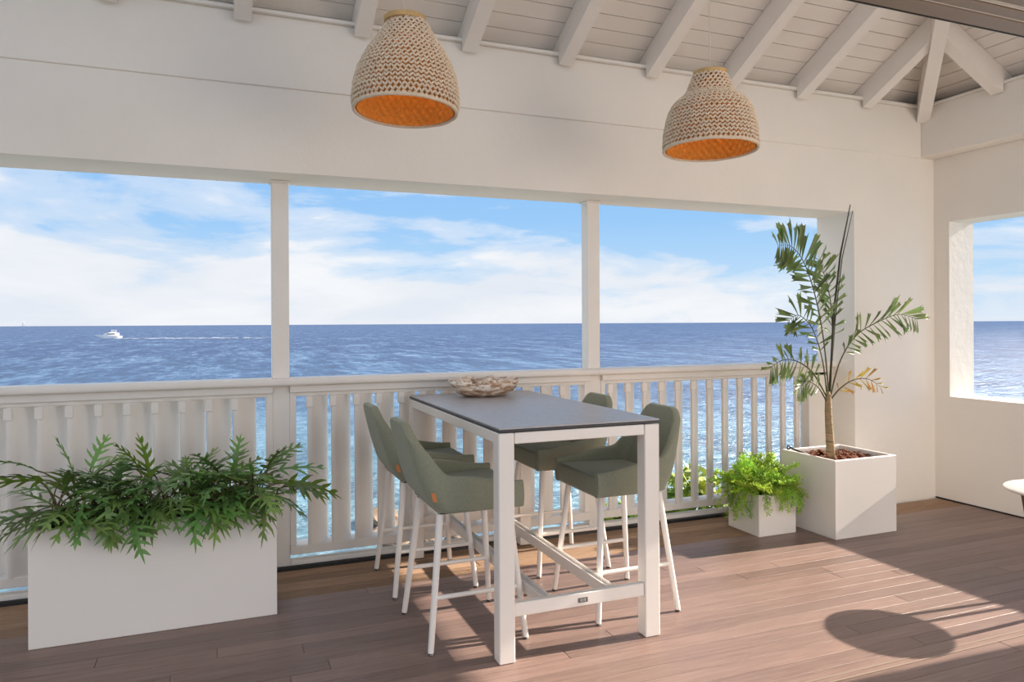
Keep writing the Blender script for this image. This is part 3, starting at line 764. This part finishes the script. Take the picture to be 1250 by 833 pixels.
# ------------------------------------------------------------------ palm in the cube planter
PP = Vector((3.93, 3.90, .488))
palm = thing('potted_palm', 'slender palm with ragged fishtail leaflets growing in the tall cube planter', 'plant', PP)
crown = atY(1011, 487, 3.90)-PP
tr = [Vector((.012, 0, -.03)), Vector((.010, 0, .10)), Vector((.0, 0, .22)), Vector((-.008, 0, .34)), crown, crown+Vector((.0, 0, .05))]
MB().tube(tr, [.033, .029, .026, .024, .022, .012], 14).build('trunk', 'palm_trunk', palm, 'all')
for z_ in (.06, .13, .19, .25, .31, .36):
    f = z_/.42; c = Vector((.012-.02*f, 0, z_)); MB().lathe([(.0295-.008*f, -.004), (.0315-.008*f, 0), (.0295-.008*f, .004)], 14, c).build('leaf_scar', 'palm_stem', palm)
def leaflet_mesh(seed, mat):
    rg = random.Random(seed); m = MB(); L = 1.0
    rows = [(0, .010), (.3, .042), (.6, .070), (.82, .090)]
    vs = []
    for x_, w_ in rows: vs += [(x_, -w_, .06*x_-.10*x_*x_), (x_, 0, -.02-.10*x_*x_), (x_, w_, .06*x_-.10*x_*x_)]
    fs = []
    for i in range(3): fs += [(3*i, 3*i+1, 3*i+4, 3*i+3), (3*i+1, 3*i+2, 3*i+5, 3*i+4)]
    m.add(vs, fs)
    xs = [.82+rg.uniform(.1, .3), .82+rg.uniform(.02, .10), .82+rg.uniform(.08, .2), .82+rg.uniform(.0, .08), .82+rg.uniform(.1, .26)]
    ys = [-.125, -.06, 0, .055, .13]
    tv = [(.82, -.090, -.02), (.82, 0, -.087), (.82, .090, -.02)]+[(x_, y_, -.10*x_) for x_, y_ in zip(xs, ys)]
    m.add(tv, [(0, 1, 4, 3), (1, 5, 4), (1, 6, 5), (1, 2, 7, 6)])
    return m.mesh('leaflet', mat, 'all', False)
LM = [leaflet_mesh(k, 'leaf_palm') for k in range(5)]; LY = [leaflet_mesh(k+9, 'leaf_palm_yellow') for k in range(3)]
def palm_frond(pts, n, lmax, meshes, start=.25, plane=Vector((0, -1, 0)), both=True, droop=.15, seed=1, lmin=.05, fold=.5):
    rg = random.Random(seed); pts = [p-PP for p in pts]
    # smooth the polyline
    cur = []
    K = len(pts)
    for i in range(K-1):
        p0, p1, p2, p3 = pts[max(0, i-1)], pts[i], pts[i+1], pts[min(K-1, i+2)]
        for j in range(6):
            u = j/6; cur.append(.5*((2*p1)+(p2-p0)*u+(2*p0-5*p1+4*p2-p3)*u*u+(3*p1-p0-3*p2+p3)*u**3))
    cur.append(pts[-1]); N = len(cur)
    fo = MB().tube(cur, [.0065*(1-.8*i/(N-1)) for i in range(N)], 6).build('frond', 'palm_stem', palm, 'all')
    for k in range(n):
        s_ = start+(1-start)*k/(n-1); f = s_*(N-1); i = min(N-2, int(f)); p = cur[i].lerp(cur[i+1], f-i); T = (cur[i+1]-cur[i]).normalized()
        B = T.cross(plane).normalized(); Nn = plane
        for sd in (-1, 1):
            if not both and rg.random() < .3: continue
            d = (T*rg.uniform(.45, .8)+B*sd*rg.uniform(.6, 1)+Nn*rg.uniform(-.1, fold)+Vector((0, 0, -droop*rg.uniform(.5, 1.5)))).normalized()
            L = (lmin+(lmax-lmin)*math.sin(PI*min(1, .15+.75*(s_-start)/(1-start))))*rg.uniform(.8, 1.15)
            o = link('leaflet', rg.choice(meshes), fo)
            q = orient(d, (Nn+Vector((rg.uniform(-.6, .6), rg.uniform(-.6, .6), rg.uniform(-.4, .6)))))
            o.matrix_local = Matrix.Translation(p) @ q @ Matrix.Diagonal((L, L*1.05, L, 1))
Y = 3.90
palm_frond([atY(1012, 486, Y), atY(1006, 420, Y-.02), atY(996, 365, Y-.05), atY(982, 322, Y-.10), atY(966, 301, Y-.16), atY(950, 300, Y-.22)], 25, .20, LM, .28, seed=3, droop=.10, lmin=.08)
palm_frond([atY(1014, 482, Y), atY(1026, 440, Y-.03), atY(1045, 410, Y-.07), atY(1072, 393, Y-.12), atY(1098, 384, Y-.17), atY(1119, 390, Y-.20)], 21, .155, LM, .26, seed=5, droop=.38, lmin=.08)
palm_frond([atY(1009, 484, Y), atY(992, 455, Y-.05), atY(972, 441, Y-.12), atY(955, 440, Y-.18), atY(941, 449, Y-.22)], 16, .15, LM, .22, seed=7, droop=.4, lmin=.08)
palm_frond([atY(1014, 488, Y), atY(1026, 474, Y-.03), atY(1042, 464, Y-.06), atY(1060, 463, Y-.10), atY(1074, 472, Y-.13)], 9, .10, LY, .2, seed=9, droop=.25)
palm_frond([atY(1010, 486, Y), atY(1004, 440, Y+.06), atY(992, 402, Y+.11), atY(975, 385, Y+.15), atY(962, 392, Y+.18)], 15, .165, LM, .32, seed=11, droop=.3, lmin=.08)
palm_frond([atY(1012, 484, Y), atY(1016, 420, Y+.03), atY(1014, 370, Y+.05), atY(1006, 335, Y+.07), atY(1000, 318, Y+.08)], 16, .17, LM, .3, seed=13, droop=.1, lmin=.08)
palm_frond([atY(1009, 490, Y), atY(998, 472, Y-.05), atY(984, 466, Y-.12), atY(974, 478, Y-.17)], 10, .12, LM, .3, seed=15, droop=.45)
sp = [atY(1012, 486, Y)-PP, atY(1015, 440, Y)-PP, atY(1018, 380, Y)-PP, atY(1026, 310, Y)-PP, atY(1038, 250, Y)-PP]
MB().tube(sp, [.008, .008, .008, .0065, .003], 7).build('spear_leaf', 'spear_leaf', palm, 'all')
sp = [atY(1016, 440, Y)-PP, atY(1020, 385, Y+.01)-PP, atY(1028, 315, Y+.02)-PP, atY(1041, 257, Y+.03)-PP]
MB().tube(sp, [.004, .004, .004, .002], 6).build('spear_leaf', 'spear_leaf', palm, 'all')

# irrigation tube over the rim of the cube planter
tb = [Vector((3.86, 4.02, .512)), Vector((3.82, 4.035, .527)), Vector((3.799, 4.045, .534)), Vector((3.76, 4.06, .551)), Vector((3.742, 4.075, .560))]
tt = thing('irrigation_tube', 'thin black irrigation tube bent over the rim of the cube planter', 'tube', (3.86, 4.02, .50))
MB().tube([p-Vector((3.86, 4.02, .50)) for p in tb], .0065, 8).build('tube', 'black_rubber', tt, 'all')
rp = [Vector((3.735, 4.08, .560))-Vector((3.86, 4.02, .50))+Vector((.014*math.cos(2*PI*k/12), 0, .012*math.sin(2*PI*k/12))) for k in range(13)]
MB().tube(rp, .005, 6).build('end_loop', 'black_rubber', tt, 'all')

# ------------------------------------------------------------------ feathery fern in the small planter
def spray_mesh(seed, bend):
    rg = random.Random(seed); m = MB(); pts = []
    for i in range(9):
        s_ = i/8; pts.append(Vector((s_*(1-.25*bend*s_), 0, -bend*.5*s_*s_)))
    m.tube(pts, [.010*(1-.7*i/8) for i in range(9)], 4)
    def leafy(p, d, L):
        for q in range(11):
            c = p+d*L*(q/10)+Vector((rg.gauss(0, .018), rg.gauss(0, .018), rg.gauss(0, .018)))
            a = Vector((rg.gauss(0, 1), rg.gauss(0, 1), rg.gauss(0, .7))).normalized(); b = a.orthogonal().normalized(); r_ = rg.uniform(.022, .042)
            m.add([c-a*r_, c+b*r_*.5, c+a*r_, c-b*r_*.5], [(0, 1, 2, 3)])
    for i in range(14):
        s_ = .12+.88*i/13; f = s_*8; k = min(7, int(f)); p = pts[k].lerp(pts[k+1], f-k); L = .30*(1-.55*s_)*rg.uniform(.7, 1.2)
        for sd in (-1, 1):
            d = Vector((.55, sd, rg.uniform(-.3, .4))).normalized(); leafy(p, d, L)
    return m.mesh('spray', 'leaf_feather', 'all', False)
SM = [spray_mesh(k, (.3, .7, 1.2, .5)[k]) for k in range(4)]
FP = Vector((3.513, 4.103, .255))
ff = thing('feathery_fern', 'light green feathery fern spilling over the sides of the small cube planter', 'plant', FP)
rng = random.Random(31)
def add_spray(me, base, d, upv, L, w=1.0, out=None):
    """base relative to FP; out = push direction for a spray that hangs outside the pot"""
    q = mesh_points(me); base = Vector(base); d = Vector(d).normalized()
    for it in range(45):
        M = Matrix.Translation(FP+base) @ orient(d, upv) @ Matrix.Diagonal((L, L*w, L, 1)); p = world_pts(M, q)
        c, b = CUBE.bad(p), SMALL.bad(p)
        if c == 0 and b == 0: break
        if c: L *= .95; d = (d+Vector((-.06, 0, 0))).normalized()
        if b:
            if out is not None: base += out*.005+Vector((0, 0, .002))
            else: base.z += .003; d = (d+Vector((0, 0, .06))).normalized()
    else: FAIL.append((c, b))
    o = link('spray', me, ff); o.matrix_local = Matrix.Translation(-FP) @ M
    return o, M, base, d, L
for k in range(110):
    a = rng.uniform(0, 2*PI); lv = rng.random()
    if 0 <= k < 30: a = rng.uniform(-3.3, -.9)
    base = Vector((rng.uniform(-.10, .10), rng.uniform(-.10, .09), .012)); el = .15+1.25*lv
    d = Vector((math.cos(a)*math.cos(el), math.sin(a)*math.cos(el), math.sin(el)))
    L = rng.uniform(.20, .33)
    if d.x > .35: L *= .70
    if d.y > .3: L *= .75
    me = rng.choice(SM); o, M, b2, d2_, L = add_spray(me, base, d, Vector((rng.uniform(-.3, .3), rng.uniform(-.3, .3), 1)), L)
    if b2.z > .02:      # raised spray keeps its stem down to the soil
        inv = M.inverted(); MB().tube([inv @ (FP+Vector((base.x, base.y, -.006))), inv @ (FP+b2)], .0022/L, 5).build('stem', 'fern_stem', o, 'all')
# trailing sprays over the front and the left side, each on a stem that climbs over the rim
for px, py, qx, qy in ((-.175, -.08, -1, .3), (-.175, -.02, -1, .1), (-.175, .05, -1, -.1), (-.175, .1, -1, .3), (-.175, -.12, -1, -.4), (-.175, .02, -1, 0), (-.05, -.175, -.2, -1), (.03, -.175, .1, -1), (.09, -.175, .3, -1), (.12, -.175, .4, -1), (-.12, -.175, -.4, -1), (.14, -.175, .3, -1), (.0, -.175, 0, -1)):
    left = qx < -.5; out = Vector((-1, 0, 0)) if left else Vector((0, -1, 0))
    for rep_ in range(2):
        d = Vector((qx, qy, rng.uniform(-.9, .25))); L = rng.uniform(.13, .22)*(1.1 if left else .85)
        if rep_: d.z = -1.5 if left else -1.0
        st_ = Vector((px, py, .045+rng.uniform(-.01, .04)))
        o, M, b2, d2_, L = add_spray(SM[rng.choice((1, 2))], st_, d, Vector((0, 0, 1)), L, .9, out)
        root = Vector((max(-.11, min(.11, px*.55)), max(-.11, min(.11, py*.55)), -.004)); w0, w1 = FP+root, FP+b2
        pts = clear_stem(w0, (w0+w1)/2+Vector((0, 0, .05)), w1, None, SMALL); inv = M.inverted()
        MB().tube([inv @ p for p in pts], .0022/L, 5).build('stem', 'fern_stem', o, 'all')

# ================================================================== PENDANT LAMPS
def pendant(cx_, cy_, zrim, prof, label, seed, tilt, ringz, ringr, ztop, dx=0.0, rose=.05):
    t = thing('pendant_lamp', label, 'lamp', (cx_, cy_, zrim), group=None)
    rg = random.Random(seed); T = Matrix.Rotation(tilt[0], 3, 'X') @ Matrix.Rotation(tilt[1], 3, 'Y')
    # arc length table of the profile (radius, height) from the rim upwards, smoothed
    pr = []
    for i in range(len(prof)-1):
        p0, p1, p2, p3 = [Vector((*prof[max(0, min(len(prof)-1, j))], 0)) for j in (i-1, i, i+1, i+2)]
        for j in range(8):
            u = j/8; v = .5*((2*p1)+(p2-p0)*u+(2*p0-5*p1+4*p2-p3)*u*u+(3*p1-p0-3*p2+p3)*u**3); pr.append((v.x, v.y))
    pr.append(prof[-1])
    # liner
    lin = MB(); n = 216; vs = []; pl2 = []
    for a, b in zip(pr, pr[1:]): pl2 += [(a[0]+(b[0]-a[0])*u, a[1]+(b[1]-a[1])*u) for u in (0, .5)]
    pl2.append(pr[-1]); arc = 0; last = pl2[0]
    for r_, z_ in pl2:
        arc += math.hypot(r_-last[0], z_-last[1]); last = (r_, z_)
        for k in range(n):
            rr = r_-.014+.009*abs(math.sin(PI*arc/.026))*math.cos(2*PI*k/n*36+PI*math.floor(arc/.026))
            vs.append(tuple(T @ Vector((rr*math.cos(2*PI*k/n), rr*math.sin(2*PI*k/n), z_))))
    m_ = len(pl2); lin.add(vs, [(i*n+k, i*n+(k+1) % n, (i+1)*n+(k+1) % n, (i+1)*n+k) for i in range(m_-1) for k in range(n)])
    lin.build('lining', 'jute_glow_inside', t, 'all')
    # rows of crochet stitches
    cum = [0]
    for a, b in zip(pr, pr[1:]): cum.append(cum[-1]+math.hypot(b[0]-a[0], b[1]-a[1]))
    def at(s_):
        for i in range(len(cum)-1):
            if cum[i+1] >= s_:
                u = (s_-cum[i])/(cum[i+1]-cum[i]); a, b = pr[i], pr[i+1]; l = math.hypot(b[0]-a[0], b[1]-a[1])
                return a[0]+(b[0]-a[0])*u, a[1]+(b[1]-a[1])*u, (b[0]-a[0])/l, (b[1]-a[1])/l
        return pr[-1][0], pr[-1][1], 0, 1
    m = MB(); rh = .0205; rows = int(cum[-1]/rh)
    hexa = [(math.cos(2*PI*k/6), math.sin(2*PI*k/6)) for k in range(6)]
    fs = [(0, 1+k, 1+(k+1) % 6) for k in range(6)]+[(1+k, 7+k, 7+(k+1) % 6, 1+(k+1) % 6) for k in range(6)]+[(13, 7+(k+1) % 6, 7+k) for k in range(6)]
    for rw in range(rows+1):
        r_, z_, dr, dz = at(min(cum[-1]-.001, rw*rh+.006)); ns = max(14, round(2*PI*r_/.0255))
        for k in range(ns):
            a = 2*PI*(k+.5*(rw % 2)*0+rg.uniform(-.06, .06)+rw*.27)/ns
            er = Vector((math.cos(a), math.sin(a), 0)); et = Vector((-math.sin(a), math.cos(a), 0)); up_ = er*dr+Vector((0, 0, dz)); nn = et.cross(up_)
            c = er*(r_+rg.uniform(-.0015, .0015))+Vector((0, 0, z_+rg.uniform(-.0015, .0015)))
            for sd in (-1, 1):
                ax = (up_*.80+et*sd*.62).normalized(); hl = .0145; wd = .0052*rg.uniform(.9, 1.15); cc = c+et*sd*.0062
                b1 = ax.cross(nn).normalized(); b2 = nn
                vs = [cc-ax*hl]+[cc-ax*hl*.45+(b1*x_+b2*y_)*wd for x_, y_ in hexa]+[cc+ax*hl*.45+(b1*x_+b2*y_)*wd for x_, y_ in hexa]+[cc+ax*hl]
                m.add([T @ v for v in vs], fs)
    m.build('woven_shade', 'jute', t, 'all', False)
    # rolled edge
    n = 64; r_, z_ = pr[0]
    MB().tube([T @ Vector(((r_+.002)*math.cos(2*PI*k/n), (r_+.002)*math.sin(2*PI*k/n), z_+.003*noise.noise(Vector((k*.3, seed, 0))))) for k in range(n+1)], .0085, 8, False).build('rolled_edge', 'jute', t, 'all')
    MB().lathe([(ringr-.012, ringz-.022), (ringr, ringz-.022), (ringr+.002, ringz), (ringr-.012, ringz), (ringr-.012, ringz-.022)], 40).build('wooden_ring', 'wood_ring', t, True)
    MB().lathe([(.0005, ringz-.02), (.022, ringz-.018), (.022, ringz-.085), (.0005, ringz-.088)], 16).build('lamp_socket', 'cord_white', t, True)
    for k in range(3):
        a = 2*PI*k/3; MB().tube([(0, 0, ringz-.012), ((ringr-.008)*math.cos(a), (ringr-.008)*math.sin(a), ringz-.012)], .003, 6).build('spoke', 'wood_ring', t)
    MB().lathe([(.0005, ringz-.215), (.022, ringz-.205), (.034, ringz-.175), (.030, ringz-.135), (.016, ringz-.095), (.012, ringz-.088)], 20).build('bulb', 'bulb_glow', t, 'all')
    MB().tube([(0, 0, ringz-.02), (dx*.5, 0, (ringz+ztop)/2), (dx, 0, ztop)], .0036, 6).build('cord', 'cord_white', t, 'all')
    MB().lathe([(.0005, ztop-.028), (rose-.005, ztop-.026), (rose, ztop-.018), (rose, ztop+.02), (.0005, ztop+.02)], 24, (dx, 0, 0)).build('ceiling_rose', 'white_paint', t, True)
    L = bpy.data.lights.new('bulb_light', 'POINT'); L.energy = 1.1; L.color = (1, .60, .28); L.shadow_soft_size = .03
    lo = bpy.data.objects.new('bulb_light', L); C.objects.link(lo); lo.parent = t; lo.location = (0, 0, ringz-.26)
P1 = [(.240, 0), (.250, .032), (.248, .088), (.233, .165), (.206, .235), (.163, .31), (.120, .375), (.098, .415)]
P2 = [(.246, 0), (.250, .035), (.244, .098), (.232, .158), (.215, .212), (.182, .257), (.134, .298), (.110, .348), (.092, .396)]
pendant(.815, 3.39, 2.458, P1, 'woven jute pendant lamp with a smooth bell-shaped shade and wooden top ring', 1, (R(-1.5), R(2)), .440, .098, ZU+SL*(BYF-.012-3.39)-2.458, -.043, .038)
pendant(2.46, 3.26, 2.385, P2, 'woven jute pendant lamp with a pinched neck and rounded shoulders', 2, (R(-1), R(.3)), .418, .088, zb(3.26)-2.385-.022)

# ================================================================== SIDE TABLE
st = thing('side_table', 'small round white side table with dark legs by the side wall', 'table', (4.075, 2.46, 0))
MB().lathe([(.0005, .548), (.245, .548), (.262, .553), (.270, .560), (.270, .564), (.264, .568), (.0005, .568)], 56).build('table_top', 'powder_white', st, True)
for k in range(3):
    a = R(127+120*k); MB().tube([(.178*math.cos(a), .178*math.sin(a), .547), (.105*math.cos(a), .105*math.sin(a), .001)], [.015, .012], 12).build('leg', 'bronze_leg', st, True)
MB().lathe([(.165, .536), (.190, .536), (.190, .547), (.165, .547), (.165, .536)], 40).build('ring', 'bronze_leg', st, True)

# ================================================================== OUTSIDE
SEA = -8.0
n = 96; vs = [(0, 0, SEA)]; fs = []
for j, rr in enumerate((30, 120, 600, 3000, 15000, 60000)):
    for k in range(n): vs.append((rr*math.cos(2*PI*k/n), rr*math.sin(2*PI*k/n), SEA))
    for k in range(n):
        if j == 0: fs.append((0, 1+k, 1+(k+1) % n))
        else: fs.append((1+(j-1)*n+k, 1+j*n+k, 1+j*n+(k+1) % n, 1+(j-1)*n+(k+1) % n))
tag(MB().add(vs, fs).build('sea', 'sea_water'), 'blue sea reaching to the horizon', 'sea', kind='stuff')
# bank below the terrace
nx, ny = 40, 24; vs = []
for j in range(ny+1):
    for i in range(nx+1):
        x_ = -6+18*i/nx; y_ = 4.75+17*j/ny
        z_ = -1.35-.05*max(0, y_-4.75)-.62*max(0, y_-6.6)+.35*noise.noise(Vector((x_*.6, y_*.6, 0)))-.55*max(0, 3.4-x_)
        vs.append((x_, y_, z_))
fs = [(j*(nx+1)+i, j*(nx+1)+i+1, (j+1)*(nx+1)+i+1, (j+1)*(nx+1)+i) for j in range(ny) for i in range(nx)]
tag(MB().add(vs, fs).build('garden_bank', 'earth', None, 'all'), 'earth bank falling to the sea below the railing', 'bank', kind='structure')
def rock(x_, y_, z_, r_, seed, lab):
    bm = bmesh.new(); bmesh.ops.create_icosphere(bm, subdivisions=3, radius=1)
    for v in bm.verts:
        k = 1+.45*noise.noise(v.co*1.3+Vector((seed, 0, 0)))+.2*noise.noise(v.co*3+Vector((seed, 2, 0))); v.co = Vector((v.co.x*1.3, v.co.y, v.co.z*.8))*k*r_
    me = bpy.data.meshes.new('boulder'); bm.to_mesh(me); bm.free(); me.materials.append(MATS['rock'])
    o = link('boulder', me); o.location = (x_, y_, z_); tag(o, lab, 'rock', 'shore rocks')
for k, (px, py, r_) in enumerate(((468, 634, .75), (459, 655, .42), (484, 664, .42), (521, 662, .32), (556, 658, .32))):
    a = ray(px, py); t_ = (SEA+.2-H)/a.z; rock(a.x*t_, a.y*t_, SEA+.2, r_, k*3.1, 'brown rock at the water edge seen through the railing behind the left stools')
def shrub(x_, y_, z_, rx, rz_, n, seed, lab):
    t = thing('shrub', lab, 'shrub', (x_, y_, z_), group='shrubs below the railing'); rg = random.Random(seed); m = MB(); s_ = MB()
    for k in range(7):
        a = rg.uniform(0, 2*PI); s_.tube([(0, 0, -.25), (rx*.3*math.cos(a), rx*.3*math.sin(a), rz_*.6), (rx*.7*math.cos(a), rx*.7*math.sin(a), rz_*1.2)], [.02, .014, .006], 5)
    for k in range(n):
        d = Vector((rg.gauss(0, 1), rg.gauss(0, 1), rg.gauss(0, 1))).normalized()*rg.uniform(.55, 1.05); c = Vector((d.x*rx, d.y*rx, rz_+d.z*rz_))
        a = Vector((rg.gauss(0, 1), rg.gauss(0, 1), rg.gauss(0, 1))).normalized(); b = a.orthogonal().normalized(); l = rg.uniform(.05, .09)
        m.add([c-a*l, c+b*l*.45, c+a*l, c-b*l*.45], [(0, 1, 2, 3)])
    f = m.build('foliage', 'leaf_shrub', t, False, False); f['kind'] = 'stuff'; s_.build('stem', 'fern_stem', t)
for k, (x_, y_, z_, rx, rz_) in enumerate(((3.85, 6.7, -1.42, .34, .50), (4.82, 6.75, -1.42, .44, .64), (5.80, 6.8, -1.42, .44, .66), (6.85, 6.9, -1.5, .45, .60))):
    shrub(x_, y_, z_, rx, rz_, 1500, k, ('low leafy shrub outside the railing behind the bar stools', 'leafy green shrub outside the railing between the bar stool and the feathery fern', 'leafy yellow-green shrub outside the railing behind the feathery fern', 'leafy shrub outside the railing behind the palm planter')[k])
# motor yacht
a = ray(134, 413.5); t_ = (SEA-H)/a.z; bp = Vector((a.x*t_, a.y*t_, SEA)); sc = 29/F*(bp.x*f0.x+bp.y*f0.y)
yt = thing('motor_yacht', 'small white motor yacht far out on the sea with a foaming wake', 'boat', bp, math.atan2(r0.y, r0.x)+PI+R(28))
def hull(sections, mat, name, sm=True):
    m = MB(); vs = []; k = len(sections[0])
    for s_ in sections: vs += [(x_*sc, y_*sc, z_*sc) for x_, y_, z_ in s_]
    m.add(vs, [(i*k+j, i*k+(j+1) % k, (i+1)*k+(j+1) % k, (i+1)*k+j) for i in range(len(sections)-1) for j in range(k)]+[tuple(range(k)), tuple((len(sections)-1)*k+j for j in range(k))])
    m.build(name, mat, yt, sm)
hull([[(xb_, -w_*.6, 0), (xb_, w_*.6, 0), (x_, w_, h_), (x_, -w_, h_)] for x_, xb_, w_, h_ in ((-.48, -.46, .12, .11), (-.2, -.2, .14, .12), (.1, .08, .14, .135), (.35, .24, .08, .15), (.54, .32, .008, .155))], 'boat_white', 'hull')
hull([[(x_, -w_, z0), (x_, w_, z0), (x_, w_*.85, z1), (x_, -w_*.85, z1)] for x_, w_, z0, z1 in ((-.36, .10, .12, .235), (.0, .11, .13, .24), (.13, .10, .15, .235), (.24, .06, .165, .18))], 'boat_white', 'cabin')
hull([[(x_, -w_, z0), (x_, w_, z0), (x_, w_, z1), (x_, -w_, z1)] for x_, w_, z0, z1 in ((-.20, .12, .172, .215), (.0, .122, .172, .215), (.12, .105, .18, .215))], 'boat_dark', 'cabin_window')
hull([[(x_, -w_, z0), (x_, w_, z0), (x_, w_, z1), (x_, -w_, z1)] for x_, w_, z0, z1 in ((-.25, .08, .235, .285), (-.05, .085, .24, .30), (.06, .06, .235, .25))], 'boat_white', 'flybridge')
hull([[(x_, -w_, z0), (x_, w_, z0), (x_, w_, z1), (x_, -w_, z1)] for x_, w_, z0, z1 in ((-.26, .08, .345, .36), (-.05, .08, .345, .365))], 'boat_white', 'canopy')
for x_ in (-.24, -.07):
    for y_ in (-.07, .07): MB().tube([(x_*sc, y_*sc, .27*sc), (x_*sc, y_*sc, .35*sc)], .006*sc, 5).build('canopy_post', 'boat_white', yt)
wk = MB(); rng = random.Random(3); xd = Vector((r0.x, r0.y, 0)); yd = Vector((f0.x, f0.y, 0))
for k in range(110):
    s_ = k/110; c = bp+xd*sc*(.45+6.6*s_)+yd*sc*rng.uniform(-1, 1)*(.25+1.2*s_)+Vector((0, 0, .06)); ln = sc*rng.uniform(.08, .30)*(1-.5*s_); wd = sc*rng.uniform(.15, .5)*(1.0-.6*s_)
    wk.add([c-xd*ln, c+yd*wd*.5-xd*ln*.3, c+yd*wd*.3+xd*ln*.6, c+xd*ln, c-yd*wd*.5+xd*ln*.2, c-yd*wd*.3-xd*ln*.6], [(0, 1, 2, 3, 4, 5)])
tag(wk.build('wake_foam', 'foam'), 'white foam wake trailing behind the motor yacht', 'wake', kind='stuff')
# far sailing boat
a = ray(28.5, 398.9); t_ = (SEA-H)/a.z; bp2 = Vector((a.x*t_, a.y*t_, SEA)); ds = bp2.length/F
sb = thing('sailing_boat', 'tiny sailing boat on the horizon', 'boat', bp2, math.atan2(r0.y, r0.x))
MB().prism([(-1.6*ds, -.3*ds), (1.2*ds, -.3*ds), (2*ds, 0), (1.2*ds, .3*ds), (-1.6*ds, .3*ds)], 0, .8*ds).build('hull', 'sail', sb)
MB().add([(-1.3*ds, -.05*ds, 1.0*ds), (.2*ds, -.05*ds, 1.0*ds), (.2*ds, -.05*ds, 5.5*ds), (-1.3*ds, .05*ds, 1.0*ds), (.2*ds, .05*ds, 1.0*ds), (.2*ds, .05*ds, 5.5*ds)], [(0, 1, 2), (5, 4, 3), (0, 1, 4, 3), (1, 2, 5, 4), (2, 0, 3, 5)]).build('sail', 'sail', sb)
MB().tube([(.25*ds, 0, .6*ds), (.25*ds, 0, 5.8*ds)], .12*ds, 5).build('mast', 'sail', sb)
